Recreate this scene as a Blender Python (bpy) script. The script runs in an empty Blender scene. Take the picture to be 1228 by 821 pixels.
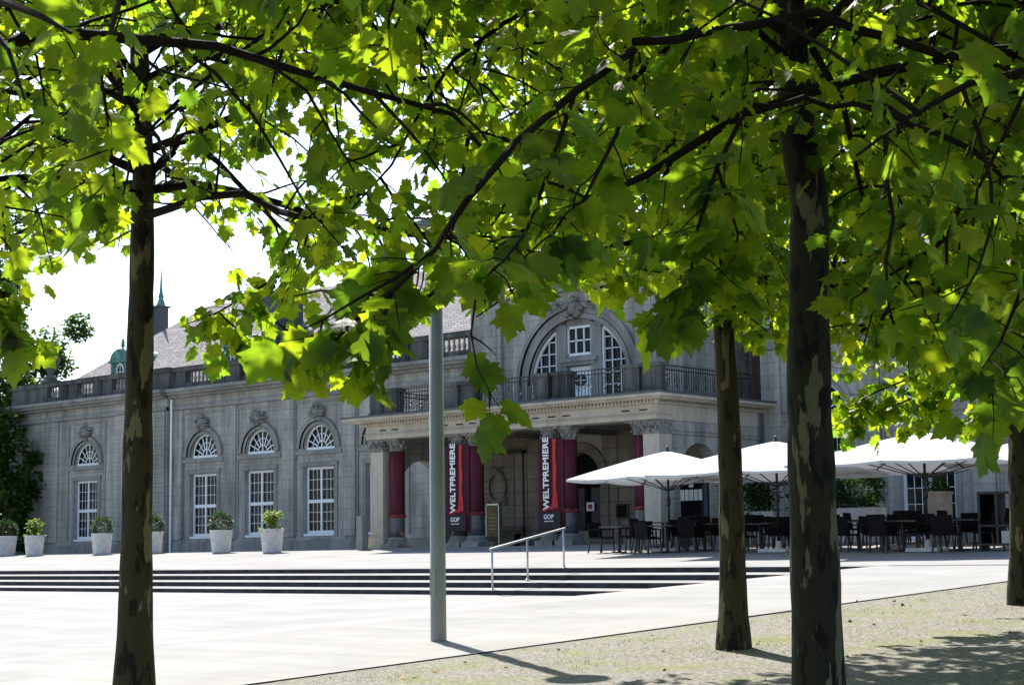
import bpy, math, random
import numpy as np
from mathutils import Vector, Matrix

# ------------------------------------------------------------------ camera, sky, sun, exposure
S = bpy.context.scene
C = S.collection
EYE = 2.05
FPX = 2050.0
PITCH = math.atan((660 - 410.5) / FPX)
YAW = math.radians(40.9)
ROLL = 0.014
fwd = Vector((-math.sin(YAW) * math.cos(PITCH), math.cos(YAW) * math.cos(PITCH), math.sin(PITCH)))
right0 = Vector((math.cos(YAW), math.sin(YAW), 0))
up0 = right0.cross(fwd)
RT = right0 * math.cos(ROLL) - up0 * math.sin(ROLL)
UP = up0 * math.cos(ROLL) + right0 * math.sin(ROLL)
cam_d = bpy.data.cameras.new('camera')
cam = bpy.data.objects.new('camera', cam_d); C.objects.link(cam)
cam_d.sensor_width = 36; cam_d.lens = 36 * FPX / 1228
cam_d.clip_start = 0.1; cam_d.clip_end = 3000
m = Matrix((RT, UP, -fwd)).transposed().to_4x4()
m.translation = Vector((0, 0, EYE))
cam.matrix_world = m
cam_d.dof.use_dof = True; cam_d.dof.focus_distance = 24.0; cam_d.dof.aperture_fstop = 16.0
S.camera = cam

SUN_DIR = Vector((-0.845, 0.535, 0)).normalized()      # towards the sun, horizontally
SUN_EL = math.radians(45)
w = bpy.data.worlds.new('World'); S.world = w; w.use_nodes = True
nt = w.node_tree; nt.nodes.clear()
out = nt.nodes.new('ShaderNodeOutputWorld'); bg = nt.nodes.new('ShaderNodeBackground'); sky = nt.nodes.new('ShaderNodeTexSky')
sky.sky_type = 'NISHITA'; sky.sun_disc = False; sky.sun_elevation = SUN_EL
sky.sun_rotation = math.atan2(SUN_DIR.x, SUN_DIR.y)
sky.air_density = 1.0; sky.dust_density = 0.8; sky.ozone_density = 1.0
bg.inputs['Strength'].default_value = 0.10
nt.links.new(sky.outputs[0], bg.inputs[0]); nt.links.new(bg.outputs[0], out.inputs[0])
sd = bpy.data.lights.new('sun', 'SUN'); sd.energy = 5.0; sd.angle = math.radians(0.5); sd.color = (1.0, 0.95, 0.87)
sun = bpy.data.objects.new('sun', sd); C.objects.link(sun)
sv = (SUN_DIR * math.cos(SUN_EL) + Vector((0, 0, math.sin(SUN_EL))))
sun.rotation_euler = sv.to_track_quat('Z', 'Y').to_euler(); sun.location = (0, 0, 40)
S.view_settings.view_transform = 'Standard'; S.view_settings.look = 'None'
S.view_settings.exposure = 1.33; S.view_settings.gamma = 1.0
S.cycles.max_bounces = 7; S.cycles.diffuse_bounces = 4; S.cycles.transmission_bounces = 6
S.cycles.use_denoising = True
S.cycles.sample_clamp_indirect = 6

def ray(x, y):
    return fwd * FPX + RT * (x - 614) - UP * (y - 410.5)
def at(x, y, D):                     # world point seen at photo pixel (x, y), D metres deep
    return Vector((0, 0, EYE)) + ray(x, y) * (D / FPX)
def pix(p):
    v = Vector(p) - Vector((0, 0, EYE)); d = v.dot(fwd)
    return 614 + FPX * v.dot(RT) / d, 410.5 - FPX * v.dot(UP) / d, d
def X_at(px_, Y):
    d = ray(px_, 640); return d.x / d.y * Y
def zt(X, Y): return .027 + .05 * min(Y, 42.5)
def zl(X, Y): return 1.06 + .04 * (Y - 29.3) + .079 * max(0, X + 23.65)
def ground(X, Y):
    return zt(X, Y) if Y >= 32 else min(zl(X, Y), zt(X, Y))

# ------------------------------------------------------------------ materials
def rgba(c): return (c[0], c[1], c[2], 1)
class NT:
    def __init__(s, name):
        s.m = bpy.data.materials.new(name); s.m.use_nodes = True; s.t = s.m.node_tree
        s.b = s.t.nodes['Principled BSDF']; s.o = s.t.nodes['Material Output']
    def n(s, ty, **k):
        nd = s.t.nodes.new(ty)
        for a, v in k.items():
            if a in nd.inputs.keys(): nd.inputs[a].default_value = v
            else: setattr(nd, a, v)
        return nd
    def l(s, a, b): s.t.links.new(a, b)
    def pos(s, scale=(1, 1, 1)):
        g = s.n('ShaderNodeNewGeometry'); mp = s.n('ShaderNodeMapping'); mp.inputs['Scale'].default_value = scale
        s.l(g.outputs['Position'], mp.inputs[0]); return mp.outputs[0]
    def obj(s, scale=(1, 1, 1)):
        g = s.n('ShaderNodeTexCoord'); mp = s.n('ShaderNodeMapping'); mp.inputs['Scale'].default_value = scale
        s.l(g.outputs['Object'], mp.inputs[0]); return mp.outputs[0]
    def noise(s, vec, scale, detail=4, rough=.55):
        nd = s.n('ShaderNodeTexNoise'); nd.inputs['Scale'].default_value = scale; nd.inputs['Detail'].default_value = detail
        nd.inputs['Roughness'].default_value = rough; s.l(vec, nd.inputs['Vector']); return nd.outputs['Fac']
    def ramp(s, f, stops, interp='LINEAR'):
        r = s.n('ShaderNodeValToRGB'); r.color_ramp.interpolation = interp
        e = r.color_ramp.elements
        while len(e) < len(stops): e.new(.5)
        for i, (p, c) in enumerate(stops):
            e[i].position = p; e[i].color = rgba(c) if hasattr(c, '__len__') else (c, c, c, 1)
        s.l(f, r.inputs[0]); return r.outputs[0]
    def mix(s, f, a, b, bt='MIX'):
        x = s.n('ShaderNodeMix', data_type='RGBA', blend_type=bt)
        for i, v in ((0, f), (6, a), (7, b)):
            if hasattr(v, 'links'): s.l(v, x.inputs[i])
            elif i == 0: x.inputs[0].default_value = v
            else: x.inputs[i].default_value = rgba(v)
        return x.outputs[2]
    def bump(s, h, strength=.3, dist=.02):
        b = s.n('ShaderNodeBump'); b.inputs['Strength'].default_value = strength; b.inputs['Distance'].default_value = dist
        s.l(h, b.inputs['Height']); s.l(b.outputs[0], s.b.inputs['Normal'])
    def col(s, c):
        if hasattr(c, 'links'): s.l(c, s.b.inputs['Base Color'])
        else: s.b.inputs['Base Color'].default_value = rgba(c)
    def set(s, rough=.8, spec=.3, metal=0):
        s.b.inputs['Roughness'].default_value = rough; s.b.inputs['Specular IOR Level'].default_value = spec; s.b.inputs['Metallic'].default_value = metal
        return s.m

def simple(name, c, rough=.7, spec=.3, metal=0, var=.25, scale=6):
    t = NT(name); v = t.obj(); f = t.noise(v, scale)
    t.col(t.ramp(f, [(.3, [x * (1 - var) for x in c]), (.7, [min(1, x * (1 + var)) for x in c])])); t.bump(f, .1, .01)
    return t.set(rough, spec, metal)

def stone(name, c, mortar=.6, bw=1.05, rh=.43, stain=.5, jw=.012):
    t = NT(name)
    g = t.n('ShaderNodeNewGeometry'); sp = t.n('ShaderNodeSeparateXYZ'); t.l(g.outputs['Position'], sp.inputs[0])
    ad = t.n('ShaderNodeMath', operation='ADD'); t.l(sp.outputs[0], ad.inputs[0]); t.l(sp.outputs[1], ad.inputs[1])
    cb = t.n('ShaderNodeCombineXYZ'); t.l(ad.outputs[0], cb.inputs[0]); t.l(sp.outputs[2], cb.inputs[1])
    br = t.n('ShaderNodeTexBrick'); t.l(cb.outputs[0], br.inputs['Vector'])
    br.inputs['Scale'].default_value = 1; br.inputs['Brick Width'].default_value = bw; br.inputs['Row Height'].default_value = rh
    br.inputs['Mortar Size'].default_value = jw; br.inputs['Mortar Smooth'].default_value = .3
    br.inputs['Color1'].default_value = rgba([x * .93 for x in c]); br.inputs['Color2'].default_value = rgba([min(1, x * 1.07) for x in c])
    br.inputs['Mortar'].default_value = rgba([x * (1 - mortar) for x in c])
    n1 = t.noise(t.pos((1, 1, .35)), .9, 6, .65)
    n2 = t.noise(t.pos((1, 1, 1)), 7, 5)
    k = t.mix(1.0, br.outputs['Color'], t.ramp(n1, [(.35, 1 - stain * .75), (.6, 1.0)]), 'MULTIPLY')
    k = t.mix(.6, k, t.ramp(n2, [(.3, .72), (.7, 1.0)]), 'MULTIPLY')
    k = t.mix(stain, k, t.ramp(t.noise(t.pos((1.6, 1.6, .12)), 1.4, 5, .65), [(.40, .45), (.56, 1.0)]), 'MULTIPLY')
    t.col(k); t.bump(n2, .25, .02)
    return t.set(.9, .2)

M = {}
M['stone'] = stone('grey_sandstone', (.46, .44, .40), .4, 1.05, .43, .5, .012)
M['stone_dark'] = stone('weathered_sandstone', (.15, .15, .145), .3, 1.6, .5, .8)
M['stone_trim'] = stone('sandstone_trim', (.34, .335, .315), .15, 2.4, 9, .4)
M['stone_cream'] = stone('cream_sandstone', (.55, .50, .42), .2, 2.2, 9, .25)
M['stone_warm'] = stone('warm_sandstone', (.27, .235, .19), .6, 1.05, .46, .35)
M['granite'] = simple('dark_granite', (.07, .075, .085), .35, .5)
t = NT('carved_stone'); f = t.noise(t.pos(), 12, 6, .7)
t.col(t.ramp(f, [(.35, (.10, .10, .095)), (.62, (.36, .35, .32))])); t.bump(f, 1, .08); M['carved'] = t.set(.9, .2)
t = NT('slate_roof'); g = t.n('ShaderNodeNewGeometry'); sp = t.n('ShaderNodeSeparateXYZ'); t.l(g.outputs['Position'], sp.inputs[0])
ad = t.n('ShaderNodeMath', operation='ADD'); t.l(sp.outputs[0], ad.inputs[0]); t.l(sp.outputs[1], ad.inputs[1])
cb = t.n('ShaderNodeCombineXYZ'); t.l(ad.outputs[0], cb.inputs[0]); t.l(sp.outputs[2], cb.inputs[1])
br = t.n('ShaderNodeTexBrick'); t.l(cb.outputs[0], br.inputs['Vector'])
for a, v in (('Scale', 1), ('Brick Width', .34), ('Row Height', .13), ('Mortar Size', .012)): br.inputs[a].default_value = v
br.inputs['Color1'].default_value = rgba((.22, .205, .215)); br.inputs['Color2'].default_value = rgba((.34, .32, .325)); br.inputs['Mortar'].default_value = rgba((.09, .08, .085))
n1 = t.noise(t.pos(), 1.3, 5); t.col(t.mix(.5, br.outputs['Color'], t.ramp(n1, [(.3, .55), (.7, 1.)]), 'MULTIPLY')); t.bump(br.outputs['Fac'], .5, .03)
M['slate'] = t.set(.9, .1)
M['slate_dark'] = simple('dark_slate', (.05, .06, .075), .5, .4)
M['lead'] = simple('lead_sheet', (.06, .075, .10), .5, .4)
M['copper'] = simple('verdigris_copper', (.10, .24, .21), .7, .3, 0, .4, 3)
M['white'] = simple('white_paint', (.78, .80, .82), .45, .4, 0, .05)
M['black'] = simple('black_metal', (.008, .009, .010), .45, .5)
M['wicker'] = simple('black_wicker', (.006, .006, .007), .8, .15, 0, .4, 60)
M['pole'] = simple('painted_steel', (.20, .21, .20), .4, .5, 0, .1, 3)
M['rail'] = simple('brushed_steel', (.42, .44, .46), .3, .5, .8, .1)
M['pot'] = simple('pale_concrete', (.55, .56, .58), .85, .2, 0, .16, 5)
M['canvas'] = None
t = NT('glass_pane'); t.col((.008, .010, .014)); M['glass'] = t.set(.08, .16)
t = NT('dark_interior'); t.col((.010, .010, .011)); M['dark'] = t.set(.9, .1)
t = NT('white_canvas'); v = t.obj(); f = t.noise(v, 3); t.col(t.ramp(f, [(.3, (.55, .56, .57)), (.7, (.62, .63, .64))]))
tr = t.n('ShaderNodeBsdfTranslucent'); tr.inputs[0].default_value = rgba((.5, .53, .56)); ms = t.n('ShaderNodeMixShader'); ms.inputs[0].default_value = .10
t.l(t.b.outputs[0], ms.inputs[1]); t.l(tr.outputs[0], ms.inputs[2]); t.l(ms.outputs[0], t.o.inputs[0]); M['canvas'] = t.set(.85, .1)

def drape_mat(name, axis_scale):
    t = NT(name); f = t.noise(t.obj(axis_scale), 1, 3, .5)
    t.col(t.ramp(f, [(.36, (.045, .010, .018)), (.46, (.075, .015, .028)), (.58, (.078, .018, .03)), (.66, (.32, .025, .03))])); return t.set(.75, .2)
M['drape'] = drape_mat('plum_red_cloth', (9, 9, .25))
M['hem'] = simple('red_hem', (.20, .025, .025), .7)
M['banner_red'] = simple('banner_red', (.50, .035, .04), .7, .2, 0, .35, 4)
M['banner_dark'] = simple('banner_black', (.022, .018, .022), .7)
M['letter'] = simple('white_print', (.85, .85, .85), .7, .2, 0, .02)

t = NT('plaza_paving'); v = t.pos()
br = t.n('ShaderNodeTexBrick'); t.l(v, br.inputs['Vector'])
for a, q in (('Scale', 1), ('Brick Width', 2.0), ('Row Height', 1.0), ('Mortar Size', .008)): br.inputs[a].default_value = q
br.inputs['Color1'].default_value = rgba((.275, .27, .26)); br.inputs['Color2'].default_value = rgba((.305, .30, .29)); br.inputs['Mortar'].default_value = rgba((.22, .215, .20))
n1 = t.noise(t.pos(), .5, 6, .7); n2 = t.noise(t.pos(), 40, 3)
k = t.mix(.7, br.outputs['Color'], t.ramp(n1, [(.32, .78), (.62, 1.0)]), 'MULTIPLY'); k = t.mix(.8, k, t.ramp(t.noise(t.pos((.25, 1.6, 1)), 1.1, 5, .7), [(.35, .86), (.6, 1.0)]), 'MULTIPLY'); t.col(k); t.bump(n2, .1, .01)
M['paving'] = t.set(.95, .1)
t = NT('gravel'); v = t.pos()
vo = t.n('ShaderNodeTexVoronoi'); vo.inputs['Scale'].default_value = 38; t.l(v, vo.inputs['Vector'])
n1 = t.noise(v, 1.1, 6, .65); n2 = t.noise(v, 22, 5, .7); n3 = t.noise(v, .45, 4)
peb = t.mix(.75, t.ramp(n2, [(.3, (.10, .09, .075)), (.5, (.20, .19, .165)), (.68, (.34, .325, .285))]), t.ramp(vo.outputs['Color'], [(.1, .5), (.8, 1.15)]), 'MULTIPLY')
gr = t.ramp(n2, [(.3, (.09, .10, .035)), (.7, (.24, .25, .11))])
mk = t.n('ShaderNodeMath', operation='MULTIPLY'); t.l(t.ramp(n1, [(.47, 0.0), (.62, 1.0)]), mk.inputs[0]); t.l(t.ramp(n3, [(.4, .15), (.6, .8)]), mk.inputs[1])
t.col(t.mix(mk.outputs[0], peb, gr)); t.bump(n2, .6, .03); M['gravel'] = t.set(.95, .1)
M['soil'] = simple('soil', (.10, .11, .06), .95, .1, 0, .4, .2)
M['riser'] = simple('dark_riser', (.035, .037, .042), .8, .2, 0, .5, 3)  # near-black colour for the riser faces, much darker than the treads
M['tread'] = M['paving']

def bark(name, dark, mid, pale, sc=1.0, th=.56):
    t = NT(name); v = t.pos((1.6 * sc, 1.6 * sc, .55 * sc)); f = t.noise(v, 6, 4, .6); f2 = t.noise(t.pos((1.2, 1.2, .3)), 5 * sc, 4, .55); f3 = t.noise(t.pos((1, 1, .3)), 40, 4)
    a = t.ramp(f, [(.42, dark), (.46, mid)])
    k = t.mix(t.ramp(f2, [(th, 0.), (th + .015, 1.)]), a, pale)
    k = t.mix(.5, k, t.ramp(f3, [(.3, .55), (.7, 1.)]), 'MULTIPLY')
    t.col(k); t.bump(f, .8, .03); return t.set(.85, .2)
M['bark'] = bark('plane_bark', (.014, .012, .008), (.042, .036, .018), (.15, .135, .07), 1.0, .60)
M['bark_near'] = bark('plane_bark_pale', (.010, .010, .008), (.028, .027, .015), (.13, .13, .08), 1.0, .575)
M['twig'] = simple('twig_bark', (.016, .012, .008), .9, .1)

def leaf_mat(name, dif, trn, k=.55):
    t = NT(name); at_ = t.n('ShaderNodeAttribute'); at_.attribute_name = 'v'
    c1 = t.ramp(at_.outputs['Fac'], [(0, [x * .6 for x in dif]), (.9, dif), (1, (.16, .05, .012))])
    c2 = t.ramp(at_.outputs['Fac'], [(0, [trn[0] * .32, trn[1] * .52, trn[2]]), (.93, trn), (1, (.30, .06, .01))])
    aq = t.n('ShaderNodeAttribute'); aq.attribute_name = 'q'; vn = t.ramp(aq.outputs['Fac'], [(.90, 0.), (.97, .45)])
    bl = t.ramp(t.noise(t.pos(), 9, 3), [(.35, .72), (.65, 1.)])
    c1 = t.mix(1.0, t.mix(vn, c1, [min(1, x * 3.0) for x in dif]), bl, 'MULTIPLY'); c2 = t.mix(1.0, t.mix(vn, c2, [x * .55 for x in trn]), bl, 'MULTIPLY')
    t.col(c1); t.set(.5, .18); t.bump(t.noise(t.pos(), 26, 2), .5, .01)
    tr = t.n('ShaderNodeBsdfTranslucent'); t.l(c2, tr.inputs[0]); ms = t.n('ShaderNodeMixShader'); ms.inputs[0].default_value = k
    t.l(t.b.outputs[0], ms.inputs[1]); t.l(tr.outputs[0], ms.inputs[2]); t.l(ms.outputs[0], t.o.inputs[0]); return t.m
M['leaf'] = leaf_mat('plane_leaf', (.015, .042, .006), (.74, .94, .025), .50)
M['leaf_dark'] = leaf_mat('evergreen_leaf', (.04, .085, .02), (.20, .34, .04), .4)
M['leaf_box'] = leaf_mat('box_leaf', (.035, .06, .018), (.12, .20, .04), .3)
M['grass'] = leaf_mat('dry_grass', (.26, .27, .10), (.35, .38, .10), .3)
M['leaf_lime'] = leaf_mat('lime_leaf', (.15, .22, .03), (.40, .5, .05), .4)

# ------------------------------------------------------------------ object helpers
class MB:
    def __init__(s): s.v = []; s.f = []; s.mi = []; s.cur = 0
    def add(s, vs, fs):
        o = len(s.v); s.v += [tuple(p) for p in vs]; s.f += [tuple(i + o for i in f) for f in fs]; s.mi += [s.cur] * len(fs); return s
    def box(s, x0, x1, y0, y1, z0, z1):
        vs = [(x, y, z) for z in (z0, z1) for y in (y0, y1) for x in (x0, x1)]
        return s.add(vs, [(0, 2, 3, 1), (4, 5, 7, 6), (0, 1, 5, 4), (2, 6, 7, 3), (0, 4, 6, 2), (1, 3, 7, 5)])
    def obox(s, c, ax, ay, az):          # oriented box, half-axis vectors
        c, ax, ay, az = map(Vector, (c, ax, ay, az))
        vs = [c + ax * i + ay * j + az * k for k in (-1, 1) for j in (-1, 1) for i in (-1, 1)]
        return s.add(vs, [(0, 2, 3, 1), (4, 5, 7, 6), (0, 1, 5, 4), (2, 6, 7, 3), (0, 4, 6, 2), (1, 3, 7, 5)])
    def bar(s, a, b, w, h=None):
        a, b = Vector(a), Vector(b); d = (b - a); L = d.length
        if L < 1e-6: return s
        d.normalize(); u = Vector((0, 0, 1)) if abs(d.z) < .95 else Vector((0, 1, 0))
        x = d.cross(u).normalized(); y = x.cross(d)
        return s.obox((a + b) / 2, x * w / 2, y * (h or w) / 2, d * L / 2)
    def tube(s, pts, rad, n=8, cap=True):
        pts = [Vector(p) for p in pts]; vs = []; fs = []
        if not hasattr(rad, '__len__'): rad = [rad] * len(pts)
        x = None
        for i, p in enumerate(pts):
            d = (pts[min(i + 1, len(pts) - 1)] - pts[max(i - 1, 0)])
            d = d.normalized() if d.length > 1e-9 else Vector((0, 0, 1))
            if x is None: x = d.orthogonal().normalized()
            x = (x - d * x.dot(d)); x = x.normalized() if x.length > 1e-6 else d.orthogonal().normalized()
            y = d.cross(x)
            for k in range(n):
                a = 2 * math.pi * k / n; vs.append(p + (x * math.cos(a) + y * math.sin(a)) * rad[i])
        for i in range(len(pts) - 1):
            for k in range(n):
                k2 = (k + 1) % n; fs.append((i * n + k, i * n + k2, (i + 1) * n + k2, (i + 1) * n + k))
        if cap: fs.append(tuple(range(n))[::-1]); fs.append(tuple((len(pts) - 1) * n + k for k in range(n)))
        return s.add(vs, fs)
    def lathe(s, c, prof, n=20, wob=None):
        vs = []; fs = []
        for i, (r, z) in enumerate(prof):
            for k in range(n):
                a = 2 * math.pi * k / n; q = r * (wob(a, z) if wob else 1)
                vs.append((c[0] + q * math.cos(a), c[1] + q * math.sin(a), c[2] + z))
        for i in range(len(prof) - 1):
            for k in range(n):
                k2 = (k + 1) % n; fs.append((i * n + k, i * n + k2, (i + 1) * n + k2, (i + 1) * n + k))
        fs.append(tuple(range(n))[::-1]); fs.append(tuple((len(prof) - 1) * n + k for k in range(n)))
        return s.add(vs, fs)
    def build(s, name, mats, parent=None, smooth=False, kind=None):
        me = bpy.data.meshes.new(name); me.from_pydata(s.v, [], s.f)
        if not isinstance(mats, (list, tuple)): mats = [mats]
        for q in mats: me.materials.append(M[q] if isinstance(q, str) else q)
        if len(mats) > 1: me.polygons.foreach_set('material_index', s.mi)
        if smooth: me.polygons.foreach_set('use_smooth', [True] * len(me.polygons))
        me.update(); o = bpy.data.objects.new(name, me); C.objects.link(o)
        if parent: o.parent = parent
        if kind: o['kind'] = kind
        return o
def thing(name, label, cat, loc=(0, 0, 0), rz=0, group=None):
    o = bpy.data.objects.new(name, None); C.objects.link(o); o.location = loc; o.rotation_euler = (0, 0, rz); o.empty_display_size = .2
    return tag(o, label, cat, group)
def tag(o, label, cat, group=None):
    o['label'] = label; o['category'] = cat
    if group: o['group'] = group
    return o
def copy_tree(o, parent=None):
    c = o.copy(); C.objects.link(c); c.parent = parent
    for ch in list(o.children): copy_tree(ch, c)
    return c
def copy_thing(o, loc, rz, label, group=None):
    c = copy_tree(o); c.location = loc; c.rotation_euler = (0, 0, rz); c['label'] = label
    if group: c['group'] = group
    return c

# ------------------------------------------------------------------ ground
def sheet(name, xs, ys, fz, mat):
    b = MB(); nx = len(xs)
    vs = [(x, y, fz(x, y)) for y in ys for x in xs]
    fs = [(j * nx + i, j * nx + i + 1, (j + 1) * nx + i + 1, (j + 1) * nx + i) for j in range(len(ys) - 1) for i in range(nx - 1)]
    b.add(vs, fs); return b.build(name, mat, kind='structure')
fr = lambda a, b, s: list(np.arange(a, b + 1e-6, s))
sheet('ground', [-1500, -400, -200, -120, -60, -20, 20, 60, 120, 400, 1500], [-1500, -400, -100, -20, 0, 20, 36, 42, 70, 200, 600, 1500],
      lambda x, y: (.027 + .05 * max(-3, min(y, 42.5))) - (1.0 if y < 42 else .06), 'soil')
sheet('plaza', fr(-160, -40, 5) + [-30, -26, -23.65] + fr(-23, -11, .3), fr(-20, 26, 1) + fr(26.3, 31.9, .3) + [32.0, 32.3], lambda x, y: min(zl(x, y), zt(x, y)), 'paving')
sheet('terrace', fr(-160, 40, 10), [32.35, 36, 42.5, 50, 62], lambda x, y: zt(x, y) + (0.003 if y < 43 else 0), 'paving')
sheet('plaza_side', [-11, -5, 40], fr(27, 32, 1) + [32.35], lambda x, y: ground(x, y), 'paving')
# gravel strip west edge runs slightly skewed, 1.2 cm above the paving
def gx_edge(Y): return -14.40 + .108 * (Y - 12.5)
b = MB(); ys = fr(-20, 28.1, .5); cols = [0, .3, .6, 1, 1.5, 2, 3, 4, 6, 8, 12, 20, 40]
rnd = random.Random(3); vs = []
for y in ys:
    e = gx_edge(y)
    for i, c in enumerate(cols):
        x = e + c + (rnd.uniform(-.04, .04) if i == 0 else 0)
        vs.append((x, y, ground(x, y) + .014 + (rnd.uniform(0, .02) if i > 1 else 0)))
n = len(cols)
b.add(vs, [(j * n + i, j * n + i + 1, (j + 1) * n + i + 1, (j + 1) * n + i) for j in range(len(ys) - 1) for i in range(n - 1)])
b.build('gravel_ground', 'gravel', kind='structure')
b = MB()
for y in fr(8, 26, 2):
    p = Vector((gx_edge(y) - .02, y, ground(gx_edge(y), y))); q = Vector((gx_edge(y + 2) - .02, y + 2, ground(gx_edge(y + 2), y + 2)))
    b.bar(p + Vector((0, 0, .0)), q, .018, .06)
tag(b.build('edging_strip', 'black'), 'thin dark metal edging between pale paving and gravel', 'edging')

st = thing('stone_steps', 'long flight of four shallow dark edged steps up to the terrace', 'steps', (-60, 29.3, 1.06))
SY = [(29.3, 1.165, 1.058), (30.2, 1.32, 1.21), (31.1, 1.475, 1.36), (32.0, 1.627, 1.52)]
for i, (y, zt_, zb) in enumerate(SY):
    b = MB(); y1 = y + (.9 if i < 3 else .36); z1 = zt_ + .04 * (y1 - y) if i < 3 else zt(0, y1)
    x0, x1 = -100, 43.5 - .7 * (3 - i) + .0
    v = [(x0, y, zb - .15), (x1, y, zb - .15), (x1, y, zt_), (x0, y, zt_), (x0, y1, zb - .15), (x1, y1, zb - .15), (x1, y1, z1), (x0, y1, z1)]
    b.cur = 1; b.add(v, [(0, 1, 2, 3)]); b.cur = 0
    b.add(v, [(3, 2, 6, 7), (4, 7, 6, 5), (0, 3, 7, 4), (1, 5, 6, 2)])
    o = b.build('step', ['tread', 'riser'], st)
    o.location = (60, -29.3, -1.06)

# ------------------------------------------------------------------ the palace building
BLD = thing('palace_building', 'grey sandstone palace with arched windows, columned portico and slate roof', 'building', (0, 0, 0))
def P(b, name, mat, parent=None, smooth=False, label=None):
    o = b.build(name, mat, parent or BLD, smooth)
    if label: o['label'] = label
    return o
Z0 = 2.1
def front(u, z, d, Y): return (u, Y + d, z)
def wall_holes(b, u0, u1, z0, z1, holes, depth, fn):
    """holes: dicts u0,u1,zb,top(u)->z ; fn(u,z,d)"""
    us = {u0, u1}
    for h in holes:
        n = 14 if h.get('arc') else 1
        for i in range(n + 1):
            c = (h['u0'] + h['u1']) / 2; r = (h['u1'] - h['u0']) / 2
            us.add(round(c - r * math.cos(math.pi * i / n) if h.get('arc') else h['u0'] + (h['u1'] - h['u0']) * i, 5))
    us = sorted(us)
    def topz(h, u):
        if not h.get('arc'): return h['zt']
        c = (h['u0'] + h['u1']) / 2; r = (h['u1'] - h['u0']) / 2
        return h['zs'] + (h['zt'] - h['zs']) * math.sqrt(max(0, 1 - ((u - c) / r) ** 2))
    for a, c in zip(us[:-1], us[1:]):
        mid = (a + c) / 2; act = sorted([h for h in holes if h['u0'] < mid < h['u1']], key=lambda h: h['zb'])
        lo = (z0, z0)
        for h in act + [None]:
            hi = (h['zb'], h['zb']) if h else (z1, z1)
            if hi[0] - lo[0] > 1e-4 or hi[1] - lo[1] > 1e-4:
                b.add([fn(a, lo[0], 0), fn(c, lo[1], 0), fn(c, hi[1], 0), fn(a, hi[0], 0)], [(0, 1, 2, 3)])
            if h: lo = (topz(h, a), topz(h, c))
    for h in holes:
        pts = []
        hu = [u for u in us if h['u0'] - 1e-4 <= u <= h['u1'] + 1e-4]
        pts = [(h['u0'], h['zb'])] + [(u, topz(h, u)) for u in hu] + [(h['u1'], h['zb'])]
        pts.append(pts[0])
        for p, q in zip(pts[:-1], pts[1:]):
            b.add([fn(p[0], p[1], 0), fn(q[0], q[1], 0), fn(q[0], q[1], depth), fn(p[0], p[1], depth)], [(0, 1, 2, 3)])
def rect(c, hw, zb, zt_): return dict(u0=c - hw, u1=c + hw, zb=zb, zt=zt_)
def lun(c, r, zb, zs, zt_): return dict(u0=c - r, u1=c + r, zb=zb, zs=zs, zt=zt_, arc=1)

def rect_window(c, hw, zb, zt_, Y, nc=6, transom=None, name='window', rows=(3, 3)):
    b = MB(); y0, y1 = Y + .12, Y + .2
    b.box(c - hw, c - hw + .1, y0, y1, zb, zt_).box(c + hw - .1, c + hw, y0, y1, zb, zt_)
    b.box(c - hw + .1, c + hw - .1, y0, y1, zb, zb + .12).box(c - hw + .1, c + hw - .1, y0, y1, zt_ - .1, zt_)
    b.box(c - .05, c + .05, y0 - .01, y1 - .01, zb + .12, zt_ - .1)
    tz = transom or (zb + zt_) / 2
    b.box(c - hw + .1, c + hw - .1, y0 - .02, y1 - .02, tz - .07, tz + .07)
    for s in (-1, 1):
        for i in range(1, nc // 2):
            u = c + s * (.05 + (hw - .15) * i / (nc // 2)); b.box(u - .009, u + .009, y0 + .03, y1 - .02, zb + .12, zt_ - .1)
    for (a, d, n_) in ((zb + .12, tz - .07, rows[0]), (tz + .07, zt_ - .1, rows[1])):
        for i in range(1, n_):
            z = a + (d - a) * i / n_; b.box(c - hw + .1, c + hw - .1, y0 + .032, y1 - .018, z - .010, z + .010)
    b.box(c - hw - .08, c + hw + .08, Y - .05, Y + .12, zb - .1, zb - .005)
    f = P(b, name, 'white'); g = MB(); g.box(c - hw + .02, c + hw - .02, Y + .17, Y + .19, zb + .02, zt_ - .02); g.build('glass_pane', 'glass', f)
    d = MB()   # pale curtains hanging behind the panes would be hidden; keep a sill board instead
    return f
def lunette_window(c, r, zb, H, Y):
    b = MB(); y0, y1 = Y + .12, Y + .2; N = 16
    def E(q, a): return (c + r * q * math.cos(a), zb + .03 + (H - .03) * q * math.sin(a))
    def arc(q0, q1, ya, yb):
        for i in range(N):
            a0, a1 = math.pi * i / N, math.pi * (i + 1) / N
            p = [E(q0, a0), E(q1, a0), E(q1, a1), E(q0, a1)]
            vs = [(u, y, z) for y in (ya, yb) for u, z in p]
            b.add(vs, [(0, 1, 2, 3), (7, 6, 5, 4), (0, 4, 5, 1), (3, 2, 6, 7)])
    arc(.90, 1.0, y0, y1); arc(.60, .63, y0 + .03, y1 - .02); arc(.30, .335, y0 + .03, y1 - .02)
    for k in range(1, 8):
        a = math.pi * k / 8; wd = .05 if k == 4 else .022; q0, q1 = E(.0 if k == 4 else .3, a), E(.94, a)
        b.bar((q0[0], y0 + .04, q0[1]), (q1[0], y0 + .04, q1[1]), wd, .05)
    b.box(c - r, c + r, y0 - .03, y1, zb - .02, zb + .10)
    f = P(b, 'lunette_window', 'white'); g = MB()
    pts = [(c - r, zb + .02)] + [E(.98, math.pi - math.pi * i / N) for i in range(N + 1)] + [(c + r, zb + .02)]
    g.add([(u, Y + .18, z) for u, z in pts], [tuple(range(len(pts)))[::-1]]); g.build('glass_pane', 'glass', f)
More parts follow.
